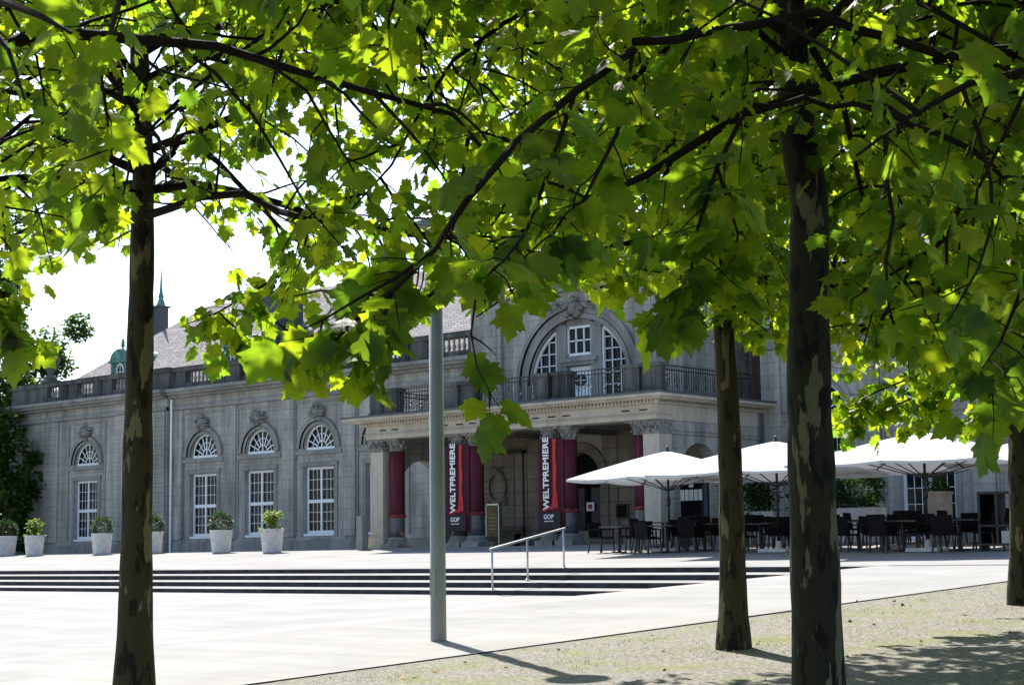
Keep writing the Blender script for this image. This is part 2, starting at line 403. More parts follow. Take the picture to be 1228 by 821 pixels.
def arch_ring(b, c, zc, r0, r1, y0, y1, N=20, ky=1.0, a0=0, a1=math.pi):
    for i in range(N):
        p = []
        for a, q in ((i, r0), (i, r1), (i + 1, r1), (i + 1, r0)):
            t_ = a0 + (a1 - a0) * a / N; p.append((c + q * math.cos(t_), zc + q * ky * math.sin(t_)))
        b.add([(u, y, z) for y in (y0, y1) for u, z in p], [(0, 1, 2, 3), (7, 6, 5, 4), (0, 4, 5, 1), (1, 5, 6, 2), (3, 2, 6, 7)])
_lr = random.Random(11)
def lump(b, c, sx, sy, sz, seed=0, n=10):       # carved relief: scrolls and a mask
    r = random.Random(seed)
    def blob(cx, cy, cz, a, bb, cc):
        vs = []; fs = []; nu, nv = 9, 7
        for j in range(nv + 1):
            th = math.pi * j / nv
            for i in range(nu):
                ph = 2 * math.pi * i / nu; vs.append((cx + a * math.sin(th) * math.cos(ph), cy + bb * math.sin(th) * math.sin(ph), cz + cc * math.cos(th)))
        for j in range(nv):
            for i in range(nu): fs.append((j * nu + i, j * nu + (i + 1) % nu, (j + 1) * nu + (i + 1) % nu, (j + 1) * nu + i))
        b.add(vs, fs)
    blob(c[0], c[1], c[2], sx * .42, sy, sz * .5)
    for i in range(n):
        a = 2 * math.pi * i / n + r.uniform(-.2, .2); q = r.uniform(.6, 1)
        blob(c[0] + sx * q * math.cos(a) * .75, c[1] + r.uniform(-.3, .2) * sy, c[2] + sz * q * math.sin(a) * .8, sx * r.uniform(.15, .3), sy * .7, sz * r.uniform(.14, .26))

YW, YB, YP = 48.8, 46.95, 42.8
def bay(c, Y, door=False, keyseed=1):
    zs = 2.88 if not door else 2.25
    b = MB()                                     # surrounds and hood mould
    for s in (-1, 1):
        b.box(min(c + s * .93, c + s * 1.13), max(c + s * .93, c + s * 1.13), Y - .05, Y, zs - .12, 5.68)
        b.box(min(c + s * 1.42, c + s * 1.52), max(c + s * 1.42, c + s * 1.52), Y - .05, Y, 2.8, 8.45)
    b.box(c - 1.18, c + 1.18, Y - .09, Y, 5.683, 5.86)
    b.box(c - 1.42, c + 1.42, Y - .10, Y, 6.18, 6.34)
    b.box(c - 1.42, c + 1.42, Y - .05, Y, 8.36, 8.45)
    arch_ring(b, c, 6.45, .96, 1.10, Y - .06, Y); arch_ring(b, c, 6.45, 1.14, 1.32, Y - .12, Y); 
    if not door: b.box(c - .55, c + .55, Y - .03, Y, 2.3, 2.68)
    P(b, 'window_surround', 'stone_trim')
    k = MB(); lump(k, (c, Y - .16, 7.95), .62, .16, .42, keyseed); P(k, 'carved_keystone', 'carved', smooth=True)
    if door: rect_window(c, .92, 2.2, 5.65, Y, 6, 4.9, 'french_window', (5, 2))
    else: rect_window(c, .88, 2.88, 5.65, Y, 6, 4.22)
    lunette_window(c, .93, 6.39, 1.06, Y)
def bay_holes(c, door=False):
    return [rect(c, .92 if door else .88, 2.2 if door else 2.88, 5.65), lun(c, .93, 6.37, 6.40, 7.46)]

def cornice(b, x0, x1, Y, ends=True):
    b.box(x0, x1, Y - .14, Y + .3, 8.62, 8.78).box(x0 - .0, x1 + .0, Y - .24, Y + .3, 9.16, 9.28)
    b.box(x0 - .1, x1 + .1, Y - .46, Y + .3, 9.283, 9.40).box(x0 - .16, x1 + .16, Y - .58, Y + .3, 9.403, 9.55)
# wings: wall faces, thickness behind is solid roof volume
def wing(x0, x1, bays, Y, name='wall', doors=()):
    b = MB(); hs = []
    for c in bays: hs += bay_holes(c, c in doors)
    wall_holes(b, x0, x1, 1.6, 9.6, hs, .3, lambda u, z, d: (u, Y + d, z))
    b.add([(x0, Y, 1.6), (x0, Y + 14, 1.6), (x0, Y + 14, 9.6), (x0, Y, 9.6)], [(0, 3, 2, 1)])
    b.add([(x1, Y, 1.6), (x1, Y + 14, 1.6), (x1, Y + 14, 9.6), (x1, Y, 9.6)], [(0, 1, 2, 3)])
    b.box(x0 + .05, x1 - .05, Y + .45, Y + .5, 1.6, 9.5)
    P(b, name, 'stone')
    for i, c in enumerate(bays): bay(c, Y, c in doors, int(abs(c * 10)))
wing(-63.0, -42.7, [-60.6, -56.8, -53.03, -49.25], YW)
wing(-75.5, -62.95, [-69.05], YW - .28)
wing(-31.05, -6.0, [-29.0, -25.2, -21.4, -17.6, -13.8, -10.0], YW, 'wall', (-25.2, -21.4))
b = MB()
cornice(b, -62.95, -42.75, YW); cornice(b, -31.0, -6, YW); P(b, 'cornice', 'stone_trim')
b = MB(); cornice(b, -75.5, -62.95, YW - .28); P(b, 'cornice', 'stone_trim')
b = MB()
for x in (-51.15, -54.9, -58.7, -62.45, -30.8, -27.1, -23.3, -19.5, -15.7, -11.9):
    b = MB(); b.box(x - .36, x + .36, YW - .09, YW, 2.75, 8.6); P(b, 'pilaster', 'stone')
b = MB(); Yp = YW - .28                          # rusticated corner piers of the end pavilion
for (xa, xb) in ((-75.5, -74.35), (-72.5, -71.35), (-66.75, -65.6), (-64.2, -63.0)):
    z = 2.75; b = MB(); b.box(xa + .03, xb - .03, Yp - .07, Yp, 2.75, 8.6)
    while z < 8.5: b.box(xa, xb, Yp - .10, Yp - .071, z, min(z + .40, 8.6)); z += .43
    P(b, 'corner_pier', 'stone')
b = MB()
for xa, xb in ((-62.9, -50.0), (-49.9, -44.5), (-31.0, -26.2), (-24.2, -22.4), (-20.4, -6)):
    b = MB(); b.box(xa, xb, YW - .12, YW, 1.7, 2.62); P(b, 'plinth', 'stone_trim')
b = MB(); b.box(-75.6, -62.9, Yp - .14, Yp, 1.7, 2.62); P(b, 'plinth', 'stone_trim')
b = MB(); arch_ring(b, -73.4, 4.3, .5, .62, Yp - .05, Yp, 10); b.box(-74.02, -73.9, Yp - .05, Yp, 3.3, 4.3).box(-72.9, -72.78, Yp - .05, Yp, 3.3, 4.3).box(-74.1, -72.7, Yp - .1, Yp, 3.15, 3.3)
P(b, 'niche_surround', 'stone_trim')
k = MB(); lump(k, (-73.4, Yp - .05, 7.5), .35, .1, .45, 5); P(k, 'carved_relief', 'carved', smooth=True)

def baluster_prof(h):
    return [(.07, 0), (.07, .04), (.04, .07), (.075, h * .3), (.07, h * .42), (.035, h * .68), (.05, h * .8), (.05, h)]
def parapet(x0, x1, Y, openings, nm='parapet'):
    b = MB(); xs = x0
    b.box(x0, x1, Y, Y + .42, 9.553, 9.82)
    for c, hw in openings:
        b.box(xs, c - hw, Y + .02, Y + .40, 9.82, 10.36)
        xs = c + hw
    b.box(xs, x1, Y + .02, Y + .40, 9.82, 10.36)
    for c, hw in openings:
        for s in (-1, 1): b.box(min(c + s * hw, c + s * (hw + .55)), max(c + s * hw, c + s * (hw + .55)), Y - .05, Y + .02, 9.56, 10.36)
    b.box(x0 - .05, x1 + .05, Y - .1, Y + .5, 10.36, 10.52).box(x0, x1, Y - .04, Y + .44, 10.52, 10.58)
    pr = P(b, nm, 'stone_dark')
    for c, hw in openings:
        g = MB(); n_ = max(4, int(round(hw * 2 / .27)))
        for i in range(n_): g.lathe((c - hw + 2 * hw * (i + .5) / n_, Y + .2, 9.82), baluster_prof(.54), 8)
        g.build('balusters', 'stone_trim', pr)
parapet(-62.6, -42.75, YW - .1, [(-60.7, 1.1), (-56.9, 1.1), (-53.1, 1.1), (-49.3, 1.1), (-45.5, 1.1)])
parapet(-75.4, -62.7, YW - .4, [(-71.7, .55), (-69.05, .7), (-66.4, .55)])
parapet(-31.0, -6.0, YW - .1, [(-29, 1.1), (-25.2, 1.1), (-21.4, 1.1), (-17.6, 1.1), (-13.8, 1.1)])

b = MB()   # stone urn on the left corner
b.box(-72.75, -72.05, YW - .5, YW + .2, 10.58, 10.75)
b.lathe((-72.4, YW - .15, 10.75), [(.34, 0), (.3, .12), (.12, .3), (.14, .38), (.30, .55), (.42, .85), (.46, 1.05), (.36, 1.15), (.40, 1.22), (.2, 1.3), (.26, 1.42), (.24, 1.56), (.12, 1.7), (.04, 1.76)], 16, lambda a, z: 1 + .07 * math.cos(6 * a))
P(b, 'urn', 'stone_dark', smooth=True)

# roofs
def hip(b, x0, x1, y0, y1, z0, h, inset):
    ym = (y0 + y1) / 2
    v = [(x0, y0, z0), (x1, y0, z0), (x1, y1, z0), (x0, y1, z0), (x0 + inset, ym, z0 + h), (x1 - inset, ym, z0 + h)]
    b.add(v, [(0, 1, 5, 4), (2, 3, 4, 5), (3, 0, 4), (1, 2, 5), (3, 2, 1, 0)])
b = MB(); hip(b, -75.0, -36, 49.5, 62, 9.9, 4.9, 6.0); roofL = P(b, 'roof', 'slate')
b = MB(); hip(b, -38, -6.2, 49.5, 62, 9.9, 4.9, 6.0); P(b, 'roof', 'slate')
def dormer(c, Y, z, wd, ht, mat, cap):
    b = MB(); b.box(c - wd / 2, c + wd / 2, Y, Y + 2.6, z, z + ht)
    d = b.build('dormer', mat, roofL)
    b = MB(); arch_ring(b, c, z + ht, .01, wd / 2 + .14, Y - .12, Y + 2.6, 12, .75); b.box(c - wd / 2 - .2, c + wd / 2 + .2, Y - .16, Y + 2.6, z + ht - .1, z + ht)
    b.box(c - wd / 2 - .1, c - wd / 2 + .06, Y - .08, Y + .3, z - .1, z + ht - .1); b.box(c + wd / 2 - .06, c + wd / 2 + .1, Y - .08, Y + .3, z - .1, z + ht - .1)
    b.lathe((c, Y + .1, z + ht + wd * .42), [(.10, 0), (.04, .1), (.12, .22), (.03, .34), (.08, .42), (.02, .6)], 8)
    b.obox((c, Y + .1, z + ht + wd * .42 + .34), (.16, 0, 0), (0, .03, 0), (0, 0, .03))
    b.build('dormer', cap, roofL)
    b = MB(); arch_ring(b, c, z + ht * .55, .0, .24, Y - .03, Y - .015, 12, 1.5, 0, 2 * math.pi); b.build('dormer_pane', 'glass', roofL)
    b = MB(); arch_ring(b, c, z + ht * .55, .23, .29, Y - .06, Y - .01, 14, 1.5, 0, 2 * math.pi); b.bar((c, Y - .04, z + ht * .55 - .36), (c, Y - .04, z + ht * .55 + .36), .03); b.bar((c - .24, Y - .04, z + ht * .55), (c + .24, Y - .04, z + ht * .55), .03); b.build('dormer_frame', 'white', roofL)
dormer(-68.9, 50.3, 10.3, 1.25, 1.25, 'copper', 'copper')
dormer(-60.3, 50.3, 10.3, 1.25, 1.25, 'slate_dark', 'copper')
b = MB(); b.box(-60.0, -58.9, 51.6, 53.2, 10.8, 13.9).box(-60.1, -58.8, 51.5, 53.3, 13.9, 14.05); b.build('chimney', 'slate_dark', roofL)
TX = X_at(190, 55.3)
b = MB(); b.box(TX - .25, TX + .25, 55.0, 55.6, 13.2, 15.0).box(TX - .33, TX + .33, 54.9, 55.7, 15.0, 15.08); b.build('turret', 'slate_dark', roofL)
b = MB(); b.lathe((TX, 55.3, 15.08), [(.26, 0), (.20, .2), (.13, .4), (.16, .5), (.09, .7), (.015, 2.0)], 10); b.build('spire', 'copper', roofL)

# central block
BX0, BX1 = -42.7, -33.1; AC = -37.6
b = MB()
hs = [dict(u0=AC - 2.15, u1=AC - 1.05, zb=6.95, zt=9.9, q=1), dict(u0=AC + 1.05, u1=AC + 2.15, zb=6.95, zt=9.9, q=1),
      rect(AC, .55, 6.9, 8.52), rect(AC, .55, 8.88, 9.95), dict(u0=AC - .95, u1=AC + .95, zb=2.2, zs=4.5, zt=5.45, arc=1)]
# the arched field is recessed: wall with one large arch, then a field wall behind it holding the openings
wall_holes(b, -44.05, -31.2, 2.0, 6.3, [hs[4]], .5, lambda u, z, d: (u, YB + d, z))
wall_holes(b, BX0, BX1, 6.3, 12.4, [dict(u0=AC - 2.25, u1=AC + 2.25, zb=6.85, zs=7.95, zt=10.2, arc=1)], .35, lambda u, z, d: (u, YB + d, z))
for X, s in ((BX0, 1), (BX1, -1)):
    b.add([(X, YB, 6.3), (X, YB + 9, 6.3), (X, YB + 9, 12.4), (X, YB, 12.4)], [(0, 3, 2, 1)] if s > 0 else [(0, 1, 2, 3)])
P(b, 'wall', 'stone')
b = MB()
def q_top(u): return 7.95 + 2.25 * math.sqrt(max(0, 1 - ((u - AC) / 2.2) ** 2)) - .12
def field(b, u0, u1, z0, z1): b.add([(u0, YB + .3, z0), (u1, YB + .3, z0), (u1, YB + .3, z1), (u0, YB + .3, z1)], [(0, 1, 2, 3)])
for s in (-1, 1):
    a, c = sorted((AC + s * .55, AC + s * 1.02)); b.box(a, c, YB + .05, YB + .35, 6.85, q_top(AC + s * .8) + .1)
b.box(AC - .75, AC + .75, YB + .0, YB + .35, 8.53, 8.66).box(AC - .85, AC + .85, YB - .06, YB + .35, 8.66, 8.80).box(AC - .55, AC + .55, YB + .08, YB + .35, 8.80, 8.88)
b.box(AC - .55, AC + .55, YB + .08, YB + .35, 9.95, 10.25)
arch_ring(b, AC, 7.95, 2.25, 2.42, YB - .10, YB, 26); arch_ring(b, AC, 7.95, 2.44, 2.62, YB - .05, YB, 26); arch_ring(b, AC, 7.95, 2.64, 2.80, YB - .14, YB, 26)
for s in (-1, 1):
    for q0, q1, dd in ((2.25, 2.42, .10), (2.44, 2.62, .05), (2.64, 2.8, .14)):
        a, c = sorted((AC + s * q0, AC + s * q1)); b.box(a, c, YB - dd, YB, 6.87, 7.95)
P(b, 'archivolt', 'stone_trim')
k = MB(); lump(k, (AC, YB - .2, 10.55), .5, .22, .5, 3); lump(k, (AC - .9, YB - .12, 10.65), .5, .12, .22, 8); lump(k, (AC + .9, YB - .12, 10.65), .5, .12, .22, 9); P(k, 'carved_keystone', 'carved', smooth=True)
def quarter(sgn):
    b = MB(); g = MB(); u_in, u_out = AC + sgn * 1.05, AC + sgn * 2.2; y0 = YB + .16; N = 12
    us = [u_in + (u_out - u_in) * i / N for i in range(N + 1)]
    g.add([(u, y0 + .06, 6.9) for u in us] + [(u, y0 + .06, q_top(u)) for u in us], [((i, i + 1, N + 2 + i, N + 1 + i) if sgn > 0 else (i + 1, i, N + 1 + i, N + 2 + i)) for i in range(N)])
    for u, v in zip(us[:-1], us[1:]): b.bar((u, y0, q_top(u)), (v, y0, q_top(v)), .08, .09)
    b.bar((u_in, y0, 6.9), (u_in, y0, q_top(u_in)), .1); b.bar((u_out, y0, 6.9), (u_out, y0, q_top(u_out)), .08)
    for f in (.33, .66): u = u_in + (u_out - u_in) * f; b.bar((u, y0, 6.9), (u, y0, q_top(u)), .035)
    z = 7.35
    while z < 9.9:
        um = AC + sgn * 2.2 * math.sqrt(max(0, 1 - max(0, (z + .12 - 7.95) / 2.25) ** 2))
        um = min(abs(um - AC), 2.2) * sgn + AC
        if abs(um - AC) > 1.1: b.bar((u_in, y0, z), (um, y0, z), .035)
        z += .42
    f = P(b, 'arched_window', 'white'); g.build('glass_pane', 'glass', f)
quarter(-1); quarter(1)
b = MB(); y0 = YB + .16
for u in (-.53, -.18, .18, .53): b.bar((AC + u, y0, 8.9), (AC + u, y0, 9.93), .05 if abs(u) < .5 else .09)
for z in (8.93, 9.42, 9.9): b.bar((AC - .53, y0, z), (AC + .53, y0, z), .05 if z == 9.42 else .09)
f = P(b, 'window', 'white'); g = MB(); g.box(AC - .5, AC + .5, y0 + .03, y0 + .05, 8.92, 9.92); g.build('glass_pane', 'glass', f)
b = MB(); b.box(AC - .53, AC + .53, YB + .2, YB + .26, 6.9, 8.5)
for u in (-.26, .26): b.box(AC + u - .19, AC + u + .19, YB + .17, YB + .2, 7.05, 7.55)
f = P(b, 'balcony_door', 'white'); g = MB(); arch_ring(g, AC, 8.0, 0, .3, YB + .175, YB + .195, 16, .8, 0, 2 * math.pi); g.build('oval_pane', 'glass', f)
g = MB(); arch_ring(g, AC, 8.0, .29, .35, YB + .15, YB + .19, 18, .8, 0, 2 * math.pi)
g.bar((AC, YB + .165, 7.77), (AC, YB + .165, 8.23), .025).bar((AC - .29, YB + .165, 8.0), (AC + .29, YB + .165, 8.0), .025); g.build('oval_frame', 'white', f)
for (x0, x1) in ((-42.2, -41.1), (-34.95, -34.05)):
    b = MB()
    b.box(x0, x1, YB - .16, YB, 6.9, 11.2); b.box(x0 - .07, x1 + .07, YB - .2, YB, 6.9, 7.15); b.box(x0 + .2, x1 - .2, YB - .19, YB - .16, 7.5, 10.9)
    P(b, 'pilaster', 'stone')
b = MB()
for (z0, z1, o_) in ((11.2, 11.35, .2), (11.55, 11.68, .3), (11.683, 11.85, .55), (12.4, 12.6, .25), (12.603, 12.75, .5)):
    b.box(BX0 - o_, BX1 + o_, YB - o_, YB + 9, z0, z1)
P(b, 'cornice', 'stone_trim')
b = MB(); hip(b, BX0 - .3, BX1 + .3, YB - .3, YB + 9, 12.753, 1.5, 3.5); P(b, 'roof', 'slate_dark')

# portico
b = MB(); b.box(-44.3, -31.0, 42.45, 46.95, 1.9, 2.2); P(b, 'portico_floor', 'stone_trim')
PC = .45
for X in (-42.95, -39.94, -39.17, -35.83, -35.08, -32.12):
    y = YP + PC
    b = MB(); n_ = 20
    b.lathe((X, y, 2.58), [(.27, 0), (.275, .3), (.27, 1.2), (.235, 3.02)], n_); col_ = P(b, 'column', 'granite', smooth=True)
    g = MB(); g.box(X - .42, X + .42, y - .42, y + .42, 2.2, 2.36); g.lathe((X, y, 2.36), [(.40, 0), (.41, .06), (.34, .10), (.36, .15), (.30, .22)], n_); g.build('column_base', 'stone_trim', col_)
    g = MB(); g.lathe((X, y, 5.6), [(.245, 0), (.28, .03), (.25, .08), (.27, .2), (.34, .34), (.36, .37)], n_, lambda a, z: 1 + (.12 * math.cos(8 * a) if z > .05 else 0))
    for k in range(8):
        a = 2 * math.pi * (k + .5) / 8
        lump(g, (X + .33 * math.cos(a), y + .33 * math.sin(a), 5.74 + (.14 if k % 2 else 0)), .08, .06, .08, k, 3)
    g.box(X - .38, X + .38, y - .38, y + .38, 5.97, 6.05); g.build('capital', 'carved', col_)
for X in (-43.62, -31.5):
    b = MB(); b.box(X - .33, X + .29, YP + .12, YP + .8, 2.6, 5.6); b.box(X - .40, X + .36, YP + .05, YP + .87, 2.2, 2.6)
    p_ = P(b, 'pillar', 'stone_cream'); g = MB(); g.box(X - .36, X + .32, YP + .09, YP + .84, 5.6, 6.05)
    for k in range(5): lump(g, (X - .28 + .13 * k, YP + .06, 5.78 + .1 * (k % 2)), .1, .06, .12, k, 4)
    g.build('capital', 'carved', p_)
b = MB()
b.box(-44.05, -31.2, YP, YP + .75, 6.05, 6.52)               # architrave
b.box(-44.05, -43.35, YP + .75, YW, 6.05, 6.52).box(-31.75, -31.2, YP + .75, YW, 6.05, 6.52)
b.box(-44.12, -31.13, YP - .07, YP + .75, 6.20, 6.22)
b.box(-44.22, -31.03, YP - .17, YW, 6.523, 6.56)
x = -44.15
while x < -31.1: b.box(x, x + .07, YP - .22, YP - .0, 6.56, 6.64); x += .14
b.box(-44.1, -31.15, YP - .1, YW, 6.56, 6.64)
b.box(-44.5, -30.78, YP - .42, YW, 6.643, 6.70).box(-44.7, -30.6, YP - .6, YW + .1, 6.703, 6.80)
P(b, 'entablature', 'stone_cream')
b = MB()
for X in (-43.2, -42.6, -40.2, -39.5, -38.9, -36.1, -35.4, -34.8, -32.4, -31.7): b.box(X - .16, X + .16, YP - .012, YP + .01, 6.33, 6.37)
P(b, 'entablature_slots', 'dark')
b = MB(); b.box(-44.75, -30.55, YP - .65, YB + .0, 6.803, 6.86); b.box(-44.75, BX0, YB, YW, 6.803, 6.86).box(BX1, -30.55, YB, YW + .2, 6.803, 6.86); P(b, 'balcony_floor', 'lead')
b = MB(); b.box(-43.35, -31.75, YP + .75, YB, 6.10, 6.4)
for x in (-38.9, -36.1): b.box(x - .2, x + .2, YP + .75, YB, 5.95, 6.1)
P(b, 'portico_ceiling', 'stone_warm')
# side walls of the portico with arches
for X, s in ((-31.2, 1), (-43.9, -1)):
    b = MB(); th = -.45 * s if s > 0 else .45
    fn = lambda u, z, d, X=X, th=th: (X + (th * (d / .45)), u, z)
    h = dict(u0=43.95, u1=46.2, zb=2.2, zs=4.25, zt=5.37, arc=1)
    wall_holes(b, YP + .8, YW, 2.0, 6.05, [h], .45, fn)
    fn2 = lambda u, z, d, X=X, th=th: (X + th, u, z)
    wall_holes(b, YP + .8, YB, 2.0, 6.05, [h], 0, fn2)
    P(b, 'side_wall', 'stone')
    b = MB(); xa, xb = (X, X + .05) if s > 0 else (X - .05, X)
    for z in (5.62, 5.72): b.box(xa, xb, YP + .8, YW, z, z + .05)
    for ya, yb in ((YP + .8, 43.9), (46.25, YW)):
        z = 2.3
        while z < 4.3: b.box(xa, xb - .01 if s > 0 else xb, ya, yb, z, z + .39); z += .43
    P(b, 'side_moulding', 'stone')
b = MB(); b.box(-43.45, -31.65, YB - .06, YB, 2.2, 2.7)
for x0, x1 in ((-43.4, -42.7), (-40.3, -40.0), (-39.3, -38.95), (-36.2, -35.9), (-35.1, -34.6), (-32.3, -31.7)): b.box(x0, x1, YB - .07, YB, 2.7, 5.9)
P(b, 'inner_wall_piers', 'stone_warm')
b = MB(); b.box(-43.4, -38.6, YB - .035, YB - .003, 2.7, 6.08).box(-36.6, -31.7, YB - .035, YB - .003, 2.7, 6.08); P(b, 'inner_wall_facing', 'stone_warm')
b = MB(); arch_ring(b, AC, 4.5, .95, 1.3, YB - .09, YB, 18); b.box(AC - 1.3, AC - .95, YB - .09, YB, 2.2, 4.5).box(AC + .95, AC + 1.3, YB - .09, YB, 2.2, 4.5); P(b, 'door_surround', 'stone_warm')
b = MB(); b.box(AC - .95, AC + .95, YB + .45, YB + .5, 2.2, 5.5); b.bar((AC, YB + .42, 2.2), (AC, YB + .42, 4.45), .08); b.bar((AC - .95, YB + .42, 4.45), (AC + .95, YB + .42, 4.45), .1)
d = P(b, 'entrance_door', 'dark'); g = MB()
for s in (-1, 1): g.box(AC + s * .48 - .33, AC + s * .48 + .33, YB + .43, YB + .445, 2.6, 4.2)
g.build('door_pane', 'black', d)
k = MB(); X = -41.45
arch_ring(k, X, 4.35, .34, .48, YB - .12, YB - .03, 18, 1.35, 0, 2 * math.pi); lump(k, (X, YB - .1, 5.0), .35, .08, .14, 2); lump(k, (X - .4, YB - .08, 3.85), .14, .06, .2, 4); lump(k, (X + .4, YB - .08, 3.85), .14, .06, .2, 6)
P(k, 'oval_relief', 'stone_warm', smooth=True)
b = MB()
for x0, x1, z0, z1 in ((-42.3, -40.6, 2.9, 5.6),):
    b.box(x0, x0 + .04, YB - .05, YB - .03, z0, z1).box(x1 - .04, x1, YB - .05, YB - .03, z0, z1).box(x0, x1, YB - .052, YB - .03, z1 - .04, z1).box(x0, x1, YB - .052, YB - .03, z0, z0 + .04)
b.box(-41.65, -41.25, YB - .06, YB - .03, 2.95, 3.75); P(b, 'wall_panel', 'stone_dark')
for x in (-40.5, -34.35):
    b = MB(); b.box(x - .5, x + .5, YB - .35, YB - .06, 5.55, 5.63).bar((x + .35, YB - .1, 2.3), (x + .35, YB - .1, 5.55), .05); P(b, 'ceiling_duct', 'black')

# balcony pedestals and iron railing
RZ0, RZ1 = 6.86, 7.82
def pedestal(x, y, wd=.62):
    b = MB(); b.box(x - wd / 2, x + wd / 2, y - .2, y + .2, RZ0 + .12, RZ1 - .12).box(x - wd / 2 - .05, x + wd / 2 + .05, y - .25, y + .25, RZ0, RZ0 + .12).box(x - wd / 2 - .06, x + wd / 2 + .06, y - .26, y + .26, RZ1 - .12, RZ1)
    b.box(x - wd / 2 + .1, x + wd / 2 - .1, y - .22, y - .2, RZ0 + .2, RZ1 - .2)
    P(b, 'balcony_pedestal', 'stone_dark')
yr = YP + .25
for x in (-43.6, -42.9, -39.95, -39.15, -35.9, -35.1, -32.2, -31.45): pedestal(x, yr)
rr = random.Random(5)
def railing(p0, p1):
    b = MB(); p0, p1 = Vector(p0), Vector(p1); d = p1 - p0; L = d.length; d.normalize(); n_ = int(L / .13)
    for zz in (.10, .78, .92): b.bar(p0 + Vector((0, 0, zz)), p1 + Vector((0, 0, zz)), .035)
    for i in range(n_ + 1):
        p = p0 + d * (L * i / n_); b.bar(p + Vector((0, 0, .1)), p + Vector((0, 0, .9)), .018)
        if i % 4 == 2:
            for rr_, zc in ((.09, .45), (.06, .62), (.06, .28)):
                pts = [p + d * (rr_ * math.cos(a)) + Vector((0, 0, zc + rr_ * math.sin(a))) for a in np.linspace(0, 2 * math.pi, 11)]
                b.tube(pts, .011, 4, False)
    P(b, 'balcony_railing', 'black')
for a, c in ((-42.55, -40.3), (-38.8, -36.25), (-34.75, -32.55)): railing((a, yr, RZ0), (c, yr, RZ0))
railing((-31.35, yr + .3, RZ0), (-31.35, 48.5, RZ0)); railing((-43.6, yr + .3, RZ0), (-43.6, 48.5, RZ0))
# drainpipes
for x, y, z1 in ((-62.72, YW - .2, 9.1), (-31.05, YW - .25, 6.5), (-31.9, YW + 0.5, 11)):
    b = MB(); b.tube([(x, y, 2.2 if z1 < 10 else 6.9), (x, y, z1)], .055, 10)
    P(b, 'drainpipe', 'white' if x < -60 else 'slate_dark')
b = MB(); b.box(-31.19, -31.15, 47.9, 48.3, 4.6, 5.2); f = P(b, 'side_window', 'dark'); g = MB(); g.box(-31.15, -31.13, 47.88, 47.94, 4.6, 5.2).box(-31.15, -31.13, 48.24, 48.3, 4.6, 5.2).box(-31.15, -31.13, 47.94, 48.24, 4.88, 4.92); g.build('window_frame', 'white', f)

# ------------------------------------------------------------------ banners, drapes, signs in the portico
def text(body, size, loc, rot, parent, name='lettering', mat='letter', bold=.009):
    cu = bpy.data.curves.new(name, 'FONT'); cu.body = body; cu.size = size; cu.align_x = 'CENTER'; cu.align_y = 'CENTER'; cu.offset = bold; cu.extrude = .004; cu.space_character = 1.04
    tmp = bpy.data.objects.new(name, cu); C.objects.link(tmp); bpy.context.view_layer.update()
    me = bpy.data.meshes.new_from_object(tmp); bpy.data.objects.remove(tmp); me.materials.clear(); me.materials.append(M[mat])
    o = bpy.data.objects.new(name, me); C.objects.link(o); o.parent = parent; o.location = loc; o.rotation_euler = rot
    return o
for i, (x, lab) in enumerate(((-39.72, 'plum and red banner with white vertical lettering on the column pair nearest the lamp pole'), (-35.58, 'plum and red banner with white vertical lettering beside the dark entrance door'))):
    o = thing('banner', lab, 'banner', (x, YP + .12, 0), 0, 'event banners on the portico columns')
    b = MB(); N = 24; wd = .52; vs = []
    zs = np.linspace(2.72, 5.66, 12)
    for z in zs:
        for k in range(N + 1):
            u = -wd + 2 * wd * k / N; vs.append((u, .03 * math.sin(u * 17 + .6 * math.sin(z)) - .06 * math.cos(u * 2.4), z))
    b.add(vs, [(j * (N + 1) + k, j * (N + 1) + k + 1, (j + 1) * (N + 1) + k + 1, (j + 1) * (N + 1) + k) for j in range(len(zs) - 1) for k in range(N)])
    b.build('cloth', 'drape', o, True)
    b = MB(); vs = []; K = 14       # the printed red curtain right of the lettering, sweeping left at its hem
    for k in range(K + 1):
        z = 3.35 + 2.3 * k / K; sw = max(0, (1 - k / 4)) ** 1.4
        a, c = .16 - .10 * sw, .30 + .05 * sw + .02 * math.sin(k)
        vs += [(a, -.105, z - .02), (c, -.105, z + .08 * (sw > 0))]
    b.add(vs, [(2 * k, 2 * k + 1, 2 * k + 3, 2 * k + 2) for k in range(K)])
    b.add([(-.34, -.104, 3.30), (.36, -.104, 3.42), (.34, -.104, 3.52), (-.32, -.104, 3.38)], [(0, 1, 2, 3)])
    b.build('red_curtain_print', 'banner_red', o)
    b = MB(); b.box(-.45, .45, -.112, -.10, 2.74, 3.26); b.build('dark_band', 'banner_dark', o)
    text('WELTPREMIERE', .33, (-.10, -.13, 4.53), (math.pi / 2, -math.pi / 2, 0), o)
    text('GOP', .20, (-.02, -.13, 3.12), (math.pi / 2, 0, 0), o, bold=.004)
    text('VARIETE THEATER', .045, (-.02, -.13, 2.98), (math.pi / 2, 0, 0), o, bold=.002)
for x, lab in ((-42.95, 'red and plum cloth wrapped round the leftmost portico column'), (-39.17, 'plum cloth wrapped round the column right of the banner nearest the lamp pole'), (-35.08, 'plum cloth wrapped round the column right of the banner beside the entrance'), (-32.12, 'red and plum cloth wrapped round the rightmost portico column')):
    o = thing('column_drape', lab, 'drape', (x, YP + PC, 3.3), 0, 'cloth drapes round the portico columns')
    b = MB(); b.lathe((0, 0, 0), [(.285, 0), (.28, .5), (.27, 1.5), (.262, 2.3)], 36, lambda a, z: 1 + .03 * math.cos(12 * a + z)); b.build('cloth', 'drape', o, True)
    b = MB(); b.lathe((0, 0, -.04), [(.30, 0), (.325, .04), (.30, .09), (.29, .12)], 24, lambda a, z: 1 + .09 * math.cos(5 * a)); b.build('hem', 'hem', o, True)

